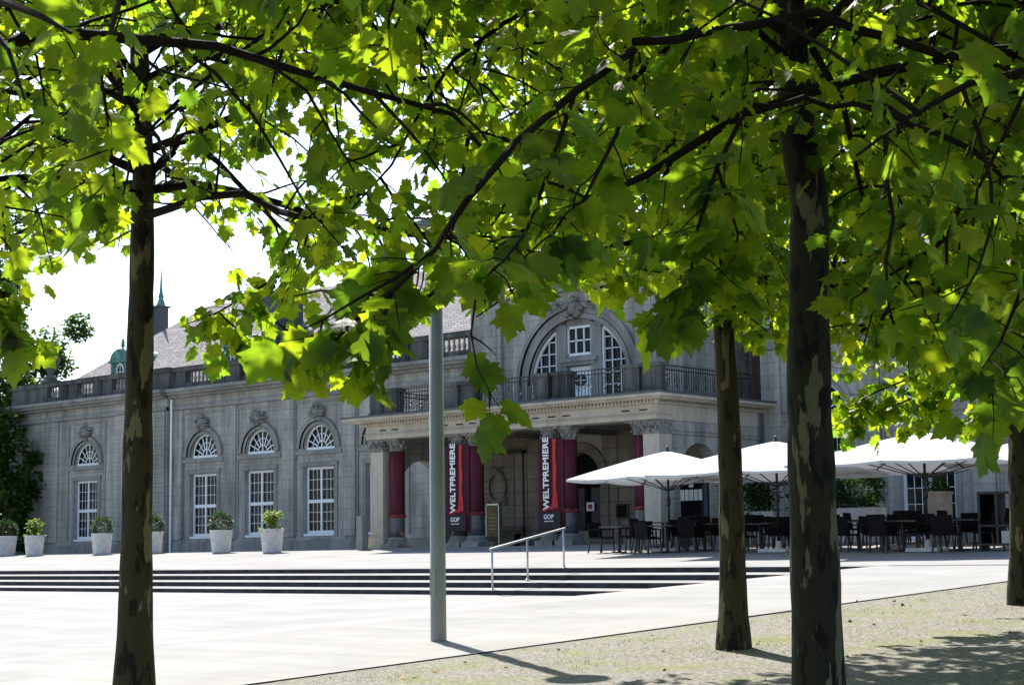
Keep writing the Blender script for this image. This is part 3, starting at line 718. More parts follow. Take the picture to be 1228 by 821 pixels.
o = thing('display_board', 'olive brown freestanding display board inside the portico', 'display board', (-40.15, 45.2, 2.2), 0)
b = MB(); b.box(-.28, .28, -.03, .03, .35, 1.45); b.build('panel', simple('olive_panel', (.16, .13, .05), .6), o)
b = MB(); b.box(-.31, -.28, -.04, .04, 0, 1.5).box(.28, .31, -.04, .04, 0, 1.5).box(-.31, .31, -.04, .04, 1.45, 1.5).box(-.33, -.26, -.2, .2, 0, .03).box(.26, .33, -.2, .2, 0, .03); b.build('frame', 'rail', o)
b = MB()
for i in range(5): b.box(-.16, .16, -.036, -.031, .6 + .13 * i, .63 + .13 * i)
b.build('print', simple('gold_print', (.45, .36, .12), .6), o)
o = thing('bench', 'dark long bench against the portico back wall behind the display board', 'bench', (-41.2, 46.5, 2.2))
b = MB(); b.box(-1.2, 1.2, -.25, .1, .40, .46); b.build('seat', 'black', o)
b = MB(); b.box(-1.2, 1.2, .10, .14, .55, .72); b.build('backrest', 'black', o)
for s in (-1, 1):
    b = MB(); b.box(s * 1.05 - .04, s * 1.05 + .04, -.22, .1, 0, .4); b.build('leg', 'black', o)
def notice(name, lab, x, z, w_, h_, frame, paper, cat):
    o = thing(name, lab, cat, (x, YB - .09, z))
    b = MB(); b.box(-w_ / 2 - .05, w_ / 2 + .05, -.04, 0, -h_ / 2 - .05, h_ / 2 + .05); b.build('frame', frame, o)
    b = MB(); b.box(-w_ / 2, w_ / 2, -.05, -.041, -h_ / 2, h_ / 2); b.build('sheet', paper, o)
    return o
notice('notice_case', 'small black notice case on the wall right of the entrance', -36.1 + .75 - .35, 3.35, .42, .42, 'black', 'dark', 'notice case')
o = notice('notice_board', 'small pale framed notice on the wall beside the black case', -34.75, 3.4, .26, .46, 'stone_trim', 'letter', 'notice')
b = MB(); b.box(-.08, .08, -.056, -.051, -.1, .14); b.build('print', 'granite', o)
o = thing('door_sign', 'small white sign with red mark on the dark entrance door', 'sign', (AC + .15, YB + .38, 3.55))
b = MB(); b.box(-.17, .17, -.02, .0, -.15, .15); b.build('plate', 'white', o); b = MB(); b.box(-.09, .09, -.026, -.021, -.08, .08); b.build('red_mark', 'banner_red', o)
o = thing('menu_board', 'blue framed arched notice board with white sheets seen through the side arch', 'notice board', (-32.75, YB - .1, 3.0))
bl = simple('blue_grey_paint', (.05, .09, .14), .5)
b = MB(); b.box(-.62, .62, -.06, 0, 0, 1.35); arch_ring(b, 0, 1.35, .01, .45, -.06, 0, 14, .9); b.box(-.72, .72, -.1, 0, -.1, 0).box(-.72, .72, -.1, 0, 1.35, 1.42); b.build('frame', bl, o)
b = MB(); b.box(-.48, .48, -.075, -.061, .1, 1.3); arch_ring(b, 0, 1.42, .0, .33, -.105, -.1, 12, .9); b.build('dark_panel', 'glass', o)
for i in range(5):
    b = MB(); b.box(-.44 + .18 * i, -.29 + .18 * i, -.085, -.077, .62, .98); b.build('sheet', 'letter', o)
b = MB(); b.box(-.09, .09, -.085, -.077, 1.05, 1.45); b.build('sheet', 'letter', o)
b = MB(); b.box(-1.05 - 43, -.75 - 43, 42.3, 42.6, 2.15, 3.35); tag(b.build('utility_box', 'stone_trim'), 'pale narrow utility box beside the left end of the portico', 'box')

# ------------------------------------------------------------------ lamp pole, handrail
o = thing('lamp_pole', 'tall grey steel pole standing on the pale paving', 'pole', (-15.97, 16.85, .87))
b = MB(); b.tube([(0, 0, -.05), (0, 0, .02), (0, 0, 5.5)], [.112, .108, .092], 28); b.build('shaft', 'pole', o, True)
b = MB(); b.lathe((0, 0, 5.48), [(.10, 0), (.32, .06), (.34, .16), (.2, .26), (.03, .3)], 20); b.build('lamp_head', 'pole', o, True)
b = MB(); b.box(-.05, .05, -.112, -.10, .6, .95); b.build('access_door', 'pole', o)

o = thing('handrail', 'steel handrail with three posts rising over the steps', 'handrail', (-26.25, 29.5, 1.17))
pp = [(0, 0, 0, .93), (0, 1.25, .22, .965), (0, 2.6, .47, .94)]
R0 = Vector((0, -.02, .93)); R1 = Vector((0, 2.62, 1.39))
b = MB(); b.bar(R0 + Vector((0, -.05, -.01)), R1 + Vector((0, .05, .01)), .05, .05); b.build('rail', 'rail', o)
for y, z, _ in ((0, 0, 0), (1.25, .21, 0), (2.6, .45, 0)):
    b = MB(); b.tube([(0, y, z - .03), (0, y, .93 + .46 * y / 2.6 - .02)], .024, 10); b.lathe((0, y, z), [(.06, 0), (.06, .015), (.03, .02)], 12); b.build('post', 'rail', o, True)

# ------------------------------------------------------------------ planters
def leaf_cloud(name, mat, parent, pts, sizes, rng, normals=None, shape='oval', droop=0.0):
    """pts Nx3 leaf base points; builds one mesh of small leaf faces"""
    n = len(pts)
    if shape == 'oval':
        T = np.array([(0, 0, 0), (.32, .35, .06), (.25, .75, .05), (0, 1, 0), (-.25, .75, .05), (-.32, .35, .06)]); F = [(0, 1, 2, 3), (0, 3, 4, 5)]
    elif shape == 'maple':
        h = [(0, 0), (.16, -.07), (.42, -.02), (.36, .10), (.58, .22), (.48, .34), (.70, .60), (.52, .60), (.44, .70), (.29, .62), (.32, .80), (.17, .86), (0, 1.08)]
        T = [(0, .34, .05)] + [(x, y, 0) for x, y in h] + [(-x, y, 0) for x, y in h[-2:0:-1]]
        T = np.array(T); r2 = (T[:, 0] ** 2); T[:, 2] += -.10 * r2 * 2 - .12 * np.maximum(0, T[:, 1] - .5) + .03 * np.sin(T[:, 0] * 19)
        k = len(T) - 1; F = [(0, 1 + i, 1 + (i + 1) % k) for i in range(k)]
    elif shape == 'blade':
        T = np.array([(-.06, 0, 0), (.06, 0, 0), (0, 1, .2)]); F = [(0, 1, 2)]
    else:
        h = [(0, 0), (.38, .0), (.30, .20), (.62, .55), (.27, .58), (0, 1.05)]
        T = np.array([(0, .32, .05)] + [(x, y, -.08 * x) for x, y in h] + [(-x, y, -.08 * x) for x, y in h[-2:0:-1]]); k = len(T) - 1
        F = [(0, 1 + i, 1 + (i + 1) % k) for i in range(k)]
    if normals is None:
        d = rng.normal(size=(n, 3)); d[:, 2] = d[:, 2] * .5 - droop; d /= np.linalg.norm(d, axis=1)[:, None]
    else: d = normals
    u = rng.normal(size=(n, 3)) * .55; u[:, 2] += 1.0
    nrm = u - d * np.sum(u * d, 1)[:, None]; nrm /= np.maximum(1e-6, np.linalg.norm(nrm, axis=1))[:, None]
    x = np.cross(d, nrm)
    cur = rng.uniform(.6, 1.6, n)[:, None, None]; wx = rng.uniform(.85, 1.12, n)[:, None, None]
    V = pts[:, None, :] + sizes[:, None, None] * (wx * T[None, :, 0:1] * x[:, None, :] + T[None, :, 1:2] * d[:, None, :] + cur * T[None, :, 2:3] * nrm[:, None, :])
    tv = len(T); V = V.reshape(-1, 3)
    Fl = len(F[0]); Fa = np.array(F); FA = (Fa[None] + (np.arange(n) * tv)[:, None, None]).reshape(-1, Fl)
    me = bpy.data.meshes.new(name); me.vertices.add(len(V)); me.vertices.foreach_set('co', V.ravel())
    me.loops.add(FA.size); me.loops.foreach_set('vertex_index', FA.ravel().astype(np.int32))
    me.polygons.add(len(FA)); me.polygons.foreach_set('loop_start', np.arange(0, FA.size, Fl, dtype=np.int32)); me.polygons.foreach_set('loop_total', np.full(len(FA), Fl, np.int32))
    me.polygons.foreach_set('use_smooth', np.ones(len(FA), bool))
    me.update(calc_edges=True)
    a = me.attributes.new('v', 'FLOAT', 'POINT'); vv = rng.uniform(0, .92, n); vv[rng.random(n) < .0006] = 1.0
    a.data.foreach_set('value', np.repeat(vv, tv).astype(np.float32))
    if shape == 'maple':
        q = np.zeros(tv); q[0] = 1
        for i, (x_, y_) in enumerate(h + h[-2:0:-1]):
            if (abs(x_), y_) in ((.58, .22), (.70, .60), (0, 1.08), (0, 0)): q[i + 1] = 1
        a = me.attributes.new('q', 'FLOAT', 'POINT'); a.data.foreach_set('value', np.tile(q, n).astype(np.float32))
    me.materials.append(M[mat]); o = bpy.data.objects.new(name, me); C.objects.link(o); o.parent = parent; return o
RG = np.random.default_rng(7)
def ball_pts(n, r, c, flat=1.0, rng=RG, lo=.75):
    d = rng.normal(size=(n, 3)); d /= np.linalg.norm(d, axis=1)[:, None]; q = r * rng.uniform(lo, 1.03, n)[:, None] * (1 + .08 * np.sin(5 * d[:, :1] + 3 * d[:, 2:]))
    p = d * q; p[:, 2] *= flat; return p + np.array(c), d
def pot_mb(b, r0=.33, r1=.43, h=.86):
    return b.lathe((0, 0, 0), [(r0, 0), (r0 + .01, .02), (r1, h - .06), (r1 + .015, h - .05), (r1 + .015, h), (r1 - .04, h), (r1 - .05, h - .08)], 28)
def planter_box(x, y, lab):
    o = thing('potted_bush', lab, 'potted bush', (x, y, ground(x, y)), 0, 'pots along the palace facade')
    pot_mb(MB()).build('pot', 'pot', o, True)
    p, d = ball_pts(3200, .45, (0, 0, 1.14), .92, RG, .6); leaf_cloud('bush', 'leaf_box', o, p, RG.uniform(.035, .065, len(p)), RG, d * .8 + RG.normal(size=d.shape) * .4)
    return o
def planter_plant(x, y, lab, s=1.0):
    o = thing('potted_plant', lab, 'potted plant', (x, y, ground(x, y)), 0, 'pots along the palace facade')
    pot_mb(MB()).build('pot', 'pot', o, True)
    b = MB(); P_ = []
    for k in range(9):
        a = 2 * math.pi * k / 9; q = .38 * s * (0.4 + .6 * ((k * 7) % 5) / 4); t_ = Vector((q * math.cos(a), q * math.sin(a), .95 + .55 * s * (1 - .4 * q)))
        b.tube([(0, 0, .8), (t_.x * .4, t_.y * .4, 1.05), tuple(t_)], [.012, .01, .005], 5)
        for j in range(32): f = RG.uniform(.3, 1.1); P_.append([t_.x * f + RG.normal() * .06, t_.y * f + RG.normal() * .06, .82 + (t_.z - .82) * f + RG.normal() * .05])
    for k in range(70): a = RG.uniform(0, 6.28); P_.append([.4 * math.cos(a), .4 * math.sin(a), .84 + RG.uniform(-.1, .05)])
    b.build('stem', 'twig', o); p = np.array(P_); leaf_cloud('foliage', 'leaf_lime', o, p, RG.uniform(.09, .16, len(p)), RG)
planter_box(-65.97, 42.28, 'round clipped bush in a pale pot at the left edge beside the garden trees')
planter_plant(-63.31, 41.9, 'loose green plant in a pale pot before the niche pier', .9)
planter_box(-58.78, 42.09, 'round clipped bush in a pale pot before the pavilion window')
planter_box(-55.94, 42.48, 'clipped bush in a pale pot mostly behind the left plane trunk')
planter_box(-51.08, 41.98, 'round clipped bush in a pale pot between the first two hall windows')
planter_plant(-47.51, 41.4, 'yellow green bushy plant in a pale pot below the hall windows', .95)

# ------------------------------------------------------------------ umbrellas, tables, chairs
def umbrella(x, y, lab, hw=2.35, top=2.95, rim=2.28, rz=0.0):
    o = thing('patio_umbrella', lab, 'umbrella', (x, y, ground(x, y)), rz, 'white square umbrellas over the cafe terrace')
    b = MB(); b.tube([(0, 0, .1), (0, 0, top + .02)], .035, 12); b.lathe((0, 0, 1.25), [(.035, 0), (.06, .03), (.06, .22), (.035, .25)], 12); b.build('pole', 'black', o, True)
    b = MB(); b.box(-.4, .4, -.4, .4, 0, .09); b.lathe((0, 0, .09), [(.08, 0), (.07, .2)], 12); b.build('base', 'pot', o)
    b = MB(); N = 8; R = 6                        # canopy: square with slight sag between the ribs
    vs = [(0, 0, top)]
    per = []
    for s in range(4):
        for k in range(6):
            f = k / 6; a = [(-1, -1), (1, -1), (1, 1), (-1, 1)]; p, q = a[s], a[(s + 1) % 4]
            per.append((p[0] + (q[0] - p[0]) * f, p[1] + (q[1] - p[1]) * f))
    n_ = len(per)
    for r in range(1, R + 1):
        t_ = r / R
        for k, (px_, py_) in enumerate(per):
            edge = (k % 6) / 6; sagf = math.sin(math.pi * edge * 2) ** 2 if True else 0
            z = top - (top - rim) * (t_ ** 1.12) - .05 * sagf * t_ + (.05 * (1 - max(abs(px_), abs(py_)) * 1)) - (.02 * (abs(px_) + abs(py_) - 1) * t_)
            pull = 1 - .035 * sagf * t_
            vs.append((px_ * hw * t_ * pull, py_ * hw * t_ * pull, z))
    fs = [(0, 1 + k, 1 + (k + 1) % n_) for k in range(n_)]
    for r in range(R - 1):
        for k in range(n_): a = 1 + r * n_ + k; c = 1 + r * n_ + (k + 1) % n_; fs.append((a, a + n_, c + n_, c))
    b.add(vs, fs)
    base = 1 + (R - 1) * n_                        # short valance
    b.add([vs[base + k] for k in range(n_)] + [(vs[base + k][0], vs[base + k][1], vs[base + k][2] - .06) for k in range(n_)], [(k, n_ + k, n_ + (k + 1) % n_, (k + 1) % n_) for k in range(n_)])
    b.build('canopy', 'canvas', o, False)
    for k in range(0, n_, 3):
        tip = Vector(vs[1 + (R - 1) * n_ + k]); mid = Vector(vs[1 + 3 * n_ + k])
        b = MB(); b.bar((0, 0, top - .06), tip + Vector((0, 0, -.03)), .025); b.bar((0, 0, rim - .35), mid + Vector((0, 0, -.05)), .022); b.build('rib', 'black', o)
    b = MB(); b.lathe((0, 0, top), [(.07, 0), (.06, .03), (.02, .05), (.045, .09), (.01, .14)], 10); b.build('finial', 'black', o, True)
    return o
umbrella(-27.98, 38.85, 'big white square umbrella left of the mid plane trunk, nearest the portico entrance', 2.05, 2.78, 2.02, .1)
umbrella(-23.85, 37.9, 'big white square umbrella half hidden behind the thick near trunk', 2.45, 2.85, 2.02, .05)
umbrella(-19.37, 37.34, 'big white square umbrella standing rightmost in front of the french window', 2.45, 2.85, 2.08, .08)
umbrella(-27.0, 43.6, 'shaded umbrella behind, seen between the two right hand plane trunks', 2.3, 2.7, 2.05, .1)
umbrella(-21.7, 42.6, 'shaded umbrella in the back row before the french window', 2.3, 2.7, 2.05, .1)
umbrella(-18.0, 42.0, 'shaded umbrella in the back row cut by the far right trunk', 2.3, 2.7, 2.05, .1)

def make_chair():
    o = thing('terrace_chair', '', 'chair')
    b = MB(); b.box(-.25, .25, -.25, .24, .40, .45); b.build('seat', 'wicker', o)
    b = MB(); b.add([], []); b.obox((0, .27, .66), (.25, 0, 0), (0, .02, 0), (0, .035, .21)); b.build('backrest', 'wicker', o)
    for sx in (-1, 1):
        for sy in (-1, 1):
            b = MB(); b.bar((sx * .23, sy * .22, .4), (sx * .26, sy * .25 + (.03 if sy > 0 else 0), 0), .035); b.build('leg', 'black', o)
        b = MB(); b.bar((sx * .27, -.22, .66), (sx * .27, .27, .66), .045, .03); b.bar((sx * .27, -.2, .42), (sx * .27, -.2, .65), .03); b.build('armrest', 'wicker', o)
    return o
def make_table():
    o = thing('terrace_table', '', 'table')
    b = MB(); b.box(-.4, .4, -.4, .4, .71, .74); b.build('tabletop', simple('dark_tabletop', (.06, .06, .06), .35, .5), o)
    b = MB(); b.tube([(0, 0, .03), (0, 0, .71)], .04, 10); b.build('pedestal', 'black', o)
    b = MB(); b.box(-.25, .25, -.03, .03, 0, .04).box(-.03, .03, -.25, .25, .001, .041); b.build('foot', 'black', o)
    return o
ch0, tb0 = make_chair(), make_table(); used = {'c': False, 't': False}
def put(kind, x, y, rz, lab):
    src, key, grp = (ch0, 'c', 'black armchairs on the cafe terrace') if kind == 'c' else (tb0, 't', 'square tables on the cafe terrace')
    loc = (x, y, ground(x, y))
    if not used[key]:
        used[key] = True; src.location = loc; src.rotation_euler = (0, 0, rz); src['label'] = lab; src['group'] = grp; return
    copy_thing(src, loc, rz, lab, grp)
TB = [(742, 38.4, 'under the left umbrella rim nearest the entrance'), (800, 38.3, 'beside the left umbrella pole'), (845, 38.9, 'just left of the mid plane trunk'),
      (912, 38.2, 'between the mid and the near plane trunks'), (960, 39.6, 'behind the thick near trunk'), (1030, 38.2, 'just right of the thick near trunk'),
      (1083, 37.6, 'left of the rightmost umbrella pole'), (1150, 37.4, 'right of the rightmost umbrella pole'), (1060, 41.0, 'in the back row before the wide planter bush'), (1175, 40.6, 'in the back row by the far right trunk'), (875, 41.4, 'in the back row behind the mid trunk'), (795, 41.2, 'in the back row before the side arch')]
side = {0: 'left of', 1: 'right of', 2: 'before', 3: 'behind'}
for i, (px_, Y, wh) in enumerate(TB):
    x = X_at(px_, Y); put('t', x, Y, .05 * i, 'dark square cafe table ' + wh)
    for k in range(4):
        if i == 0 and k in (2,): continue
        if Y > 40 and k == 2: continue
        a = (math.pi, 0, -math.pi / 2, math.pi / 2)[k] + .08 * ((i * 3 + k) % 5 - 2); rr_ = .72
        cx, cy = x + rr_ * math.cos(a), Y + rr_ * math.sin(a)
        put('c', cx, cy, a - math.pi / 2, 'black armchair %s the table %s' % (side[k], wh.replace('just ', '')))

# terrace planters and service station on the right
def box_planter(x, y, w_, h_, lab, bush):
    o = thing('planter_box', lab, 'planter', (x, y, ground(x, y)))
    b = MB(); v = [(-w_ / 2 * .88, -.3, 0), (w_ / 2 * .88, -.3, 0), (w_ / 2 * .88, .3, 0), (-w_ / 2 * .88, .3, 0), (-w_ / 2, -.34, h_), (w_ / 2, -.34, h_), (w_ / 2, .34, h_), (-w_ / 2, .34, h_)]
    b.add(v, [(3, 2, 1, 0), (4, 5, 6, 7), (0, 1, 5, 4), (1, 2, 6, 5), (2, 3, 7, 6), (3, 0, 4, 7)]); b.build('box', 'pot', o)
    if bush == 'bush':
        d = RG.normal(size=(4200, 3)); d /= np.linalg.norm(d, axis=1)[:, None]; q = RG.uniform(.6, 1.04, 4200)[:, None]
        p = np.sign(d) * np.abs(d) ** .75 * q * np.array([w_ * .58, .5, .52]) + np.array([0, 0, h_ + .48]); leaf_cloud('bush', 'leaf_dark', o, p, RG.uniform(.05, .10, len(p)), RG)
    else:
        d = RG.normal(size=(1500, 3)) * np.array([.36, .25, .33]) + np.array([-.1, 0, h_ + .45]); leaf_cloud('foliage', 'leaf_dark', o, d, RG.uniform(.08, .15, len(d)), RG)
        b = MB(); b.tube([(.35, 0, h_), (.3, 0, h_ + .9), (.42, 0, h_ + 1.3)], [.04, .03, .015], 7); b.build('stem', 'twig', o)
    return o
box_planter(X_at(1031, 42.5), 42.5, 1.35, .95, 'wide pale planter with a dense dark bush behind the cafe chairs', 'bush')
box_planter(X_at(912, 43.2), 43.2, 1.3, .95, 'pale planter with loose green shrubs between the two right trunks', 'loose')
o = thing('pedestal_pot', 'tall beige square pot with a small plant before the french window', 'pot', (X_at(1128, 42.0), 42.0, ground(-20, 42)))
b = MB(); b.box(-.25, .25, -.25, .25, 0, 1.25).box(-.28, .28, -.28, .28, 1.25, 1.33); b.build('pot', simple('beige_concrete', (.38, .35, .30), .8), o)
p, d = ball_pts(350, .26, (0, 0, 1.5)); leaf_cloud('plant', 'leaf_dark', o, p, RG.uniform(.06, .12, len(p)), RG)
o = thing('service_station', 'black service cabinet with open shelves at the right end of the terrace', 'cabinet', (X_at(1201, 37.4), 37.4, ground(-18, 37.4)), .05)
b = MB()
for sx in (-.42, .42): b.box(sx - .03, sx + .03, -.25, .25, 0, 1.35)
b.box(-.45, .45, -.25, .25, 1.3, 1.36).box(-.39, .39, -.25, .25, .55, .6).box(-.39, .39, -.25, .25, .12, .17).box(-.03, .03, -.25, .25, .17, 1.3); b.build('frame', 'black', o)
b = MB(); b.box(.08, .3, -.2, .2, .17, .45); b.build('crate', 'pot', o)
b = MB(); b.box(-.39, -.03, .2, .24, .17, 1.3); b.build('back_panel', 'wicker', o)
for k in range(3):
    b = MB(); b.lathe((-.2 + .17 * k, 0, .6), [(.05, 0), (.05, .18), (.02, .25), (.02, .32)], 8); b.build('bottle', 'glass', o)

# ------------------------------------------------------------------ trees
# lower outline of the foliage as seen from the square (photo x -> lowest y at which leaves hang)
OUT = [(-400, 300), (0, 335), (60, 325), (100, 300), (150, 300), (190, 235), (250, 250), (290, 320), (350, 400), (400, 440), (480, 430), (520, 375), (580, 385), (600, 365), (640, 355), (690, 335), (760, 322), (790, 375), (830, 412), (870, 412), (900, 395), (940, 410), (1000, 440), (1080, 450), (1150, 480), (1228, 500), (1700, 520)]
OX, OY = zip(*OUT)
def airy(x, y):                         # how much foliage survives pruning: the left side is thin, sky shows through
    g_ = 1.0
    if x < 430: g_ = .62
    return g_
def keep(p, rng, slack=0):
    x, y, d = pix(p)
    if d < 6.4: return False
    if x < -600 or x > 1900: return True
    if d < 12 and 905 < x < 1012 and rng.random() < .93: return False      # the thick trunk stays clear of leaves
    if d < 16.2 and 138 < x < 196 and y > 15 and rng.random() < .72: return False
    return y + FPX * .20 / d < np.interp(x, OX, OY) + slack + 18
def leaves_on(path, rng, out, spacing, size):
    """place leaf base points along a twig"""
    path = [Vector(q) for q in path]
    L = sum((b_ - a_).length for a_, b_ in zip(path[:-1], path[1:])); n_ = max(2, int(L / spacing))
    for i in range(n_):
        t_ = (i + .6) / n_ * (len(path) - 1); k = min(int(t_), len(path) - 2); p = path[k].lerp(path[k + 1], t_ - k)
        d = (path[k + 1] - path[k]).normalized(); s = Vector((rng.gauss(0, 1), rng.gauss(0, 1), rng.gauss(0, .5)))
        s = (s - d * s.dot(d)); s = s.normalized() if s.length > 1e-3 else Vector((1, 0, 0))
        pet = rng.uniform(.03, .08); dirn = (s * .8 + d * .35 + Vector((0, 0, -.55 - rng.random() * .5))).normalized()
        q = p + s * pet + Vector((0, 0, -.02)); out.append((tuple(q), tuple(dirn), size * rng.uniform(.5, 1.12)))
def curve(p, d, L, rng, n_=5, grav=-.12, wob=.18):
    pts = [Vector(p)]; d = Vector(d).normalized()
    for i in range(n_):
        d = (d + Vector((rng.gauss(0, wob), rng.gauss(0, wob), rng.gauss(0, wob) + grav))).normalized(); pts.append(pts[-1] + d * (L / n_))
    return pts
def twigs_from(pts, r0, r1, rng, B, LV, size, sp=.30, tl=.45, dens=1.0, slack=0, leafsp=.072):
    B.tube(pts, [r0 + (r1 - r0) * i / (len(pts) - 1) for i in range(len(pts))], 6 if r0 < .03 else 8, False)
    L = sum((b_ - a_).length for a_, b_ in zip(pts[:-1], pts[1:])); n_ = max(1, int(L / sp))
    for i in range(n_):
        if rng.random() > dens: continue
        t_ = (i + rng.random()) / n_ * (len(pts) - 1); k = min(int(t_), len(pts) - 2); p = pts[k].lerp(pts[k + 1], t_ - k); d = (pts[k + 1] - pts[k]).normalized()
        s = Vector((rng.gauss(0, 1), rng.gauss(0, 1), rng.gauss(0, .8))); s = (s - d * s.dot(d)).normalized()
        tw = curve(p, d * .6 + s, tl * rng.uniform(.6, 1.3), rng, 3, -.15, .2)
        if not keep(tw[-1], rng, slack): continue
        B.tube(tw, [.005, .004, .003, .0015], 4, False); leaves_on(tw, rng, LV, leafsp, size)
    tw = pts[-2:]
    if keep(pts[-1], rng, slack): leaves_on(tw, rng, LV, leafsp, size)
def tree(name, lab, base, trunk, r_trunk, seed, h0, top, crown_r, nlimb, size, mat='bark', dens=1.0, extra=None, shape='maple', drop=0.0, subsp=.30, limbs=None, sub_l=(.7, 1.5), cat='tree', near=False, flare=.05, lrs=1.0, group='plane trees on the gravel strip'):
    rng = random.Random(seed); o = thing(name, lab, cat, base, 0, group); inv = Vector(base)
    TB_ = MB(); pts = [Vector(q) for q in trunk]; n0 = len(pts)
    # extend trunk to the top with a lean
    last = pts[-1]
    while last.z < base[2] + top - .5:
        last = last + Vector((rng.gauss(0, .10), rng.gauss(0, .10), 1.0)); pts.append(last.copy())
    zz = [p.z for p in pts]; rad = []
    for p in pts:
        h = p.z - base[2]; q = r_trunk * (1 - .62 * max(0, h) / top) + flare * math.exp(-max(0, h) * 5); rad.append(q)
    # finer rings with knobbly section
    fp, frr = [], []
    for i in range(len(pts) - 1):
        m_ = max(2, int((pts[i + 1] - pts[i]).length / .16))
        for k in range(m_): f = k / m_; fp.append(pts[i].lerp(pts[i + 1], f)); frr.append((rad[i] * (1 - f) + rad[i + 1] * f) * (1 + .03 * math.sin(7 * f + i * 2.1) + rng.uniform(-.015, .015)))
    fp.append(pts[-1]); frr.append(rad[-1])
    fp = [p - inv for p in fp]; TB_.tube(fp, frr, 22, True)
    TB_.build('trunk', mat, o, True)
    B = MB(); LV = []
    if limbs is None: limbs = []
    for i in range(nlimb):
        h = h0 + (top - h0 - .6) * (i + rng.random()) / nlimb; a = i * 2.399 + rng.uniform(-.3, .3)
        frac = (h - h0) / (top - h0); R = crown_r * math.sqrt(max(.12, 1 - (frac * 1.0 - .25) ** 2)) * rng.uniform(.8, 1.1)
        el = .18 + .75 * frac
        limbs.append((h, a, R, el))
    for h, a, R, el in limbs:
        z = base[2] + h; k = max(i for i in range(len(pts)) if pts[i].z <= z or i == 0); k = min(k, len(pts) - 2)
        f = (z - pts[k].z) / max(.01, pts[k + 1].z - pts[k].z); p = pts[k].lerp(pts[k + 1], max(0, min(1, f)))
        d = Vector((math.cos(a) * math.cos(el), math.sin(a) * math.cos(el), math.sin(el)))
        L = R / max(.5, math.cos(el)); path = curve(p, d, L, rng, 9, -.05 - drop, .19); lr = (.022 + .014 * R) * lrs
        while len(path) > 3 and not keep(path[-1], rng, 20): path.pop()
        B.tube(path, [lr * (1 - .8 * i / (len(path) - 1)) for i in range(len(path))], 8, False)
        LL = sum((b_ - a_).length for a_, b_ in zip(path[:-1], path[1:])); ns = int(LL / subsp)
        for j in range(ns):
            t_ = (.14 + .86 * (j + rng.random()) / ns) * (len(path) - 1); k = min(int(t_), len(path) - 2); q = path[k].lerp(path[k + 1], t_ - k); dd = (path[k + 1] - path[k]).normalized()
            s = Vector((rng.gauss(0, 1), rng.gauss(0, 1), rng.gauss(0, .55) - .1)); s = (s - dd * s.dot(dd)).normalized()
            sub = curve(q, dd * .7 + s, rng.uniform(*sub_l), rng, 5, -.10 - drop, .16)
            while len(sub) > 3 and not keep(sub[-1], rng, 10): sub.pop()
            if len(sub) <= 3 and not keep(sub[-1], rng, 10): continue
            twigs_from(sub, .013, .004, rng, B, LV, size, .20, .42, dens)
    CUR['trunk'] = [pts[i].lerp(pts[i + 1], f) for i in range(len(pts) - 1) for f in (0, .25, .5, .75)]; CUR['boughs'] = []
    if extra: extra(rng, B, LV)
    # shift to local
    B.v = [(x - inv.x, y - inv.y, z - inv.z) for x, y, z in B.v]; B.build('branches', 'twig', o)
    P_ = np.array([l[0] for l in LV]) - np.array(inv); D_ = np.array([l[1] for l in LV]); S_ = np.array([l[2] for l in LV])
    leaf_cloud('crown', 'leaf', o, P_, S_, np.random.default_rng(seed), D_, shape)
    print(name, 'leaves', len(LV)); return o

CUR = {}
def hang(path, D, rng, B, LV, size, r=.02, sp=.14, tl=.4, dens=1.0, leafsp=.076):
    """a branch drawn by photo positions at depth D (list of (x, y) or (x, y, D))"""
    pts = [at(q[0], q[1], q[2] if len(q) > 2 else D) for q in path]
    tk, done = CUR['trunk'], CUR['boughs']
    if not any((pts[0] - q).length < .45 for q in done):          # grow a limb from the trunk to this bough
        zt0 = max(tk[0].z + 2.6, pts[0].z - .5); a = min(tk, key=lambda p: abs(p.z - zt0)); b_ = pts[0]; L_ = (b_ - a).length
        if L_ > .3:
            ff = [k / 12 for k in range(13)]; kx = [rng.uniform(-.05, .05) * L_ ** .5 * math.sin(math.pi * f) for f in ff]
            mid = [a.lerp(b_, f) + Vector((kx[k], kx[-k], .13 * L_ * math.sin(math.pi * f) + kx[(k * 5) % 13])) for k, f in enumerate(ff)]
            B.tube(mid, [r * 1.25 - r * .25 * f for f in ff], 8, False)
    for p, q in zip(pts[:-1], pts[1:]): done += [p.lerp(q, f) for f in (0, .25, .5, .75, 1)]
    twigs_from(pts, r, r * .3, rng, B, LV, size, sp, tl, dens, slack=999, leafsp=leafsp)
def g3(x, y): return (x, y, ground(x, y))

# left tree
def ex_left(rng, B, LV):
    hang([(225, 165, 16.4), (262, 195, 16.2), (300, 235, 16), (345, 282, 15.8), (400, 314, 15.6)], 0, rng, B, LV, .2, .035, .35, .4, .5)
    hang([(352, 300, 15.9), (335, 330, 15.9), (300, 352, 16), (262, 374, 16), (225, 388, 16)], 0, rng, B, LV, .2, .016, .12, .42)
    hang([(300, 352, 16), (330, 385, 16), (362, 410, 16), (390, 425, 16)], 0, rng, B, LV, .2, .012, .14, .42)
    hang([(262, 374, 16), (290, 400, 15.9), (325, 430, 15.8)], 0, rng, B, LV, .2, .01, .16, .36)
    hang([(165, 205, 16.4), (120, 185, 16), (60, 160, 15.5), (0, 190, 15)], 0, rng, B, LV, .2, .05, .5, .4, .6)
    hang([(160, 120, 16.4), (110, 60, 16), (40, 45, 15.7), (-40, 60, 15.5)], 0, rng, B, LV, .2, .07, .5, .4, .6)
bl_ = at(160, 862, 16.4); zb = ground(bl_.x, bl_.y)
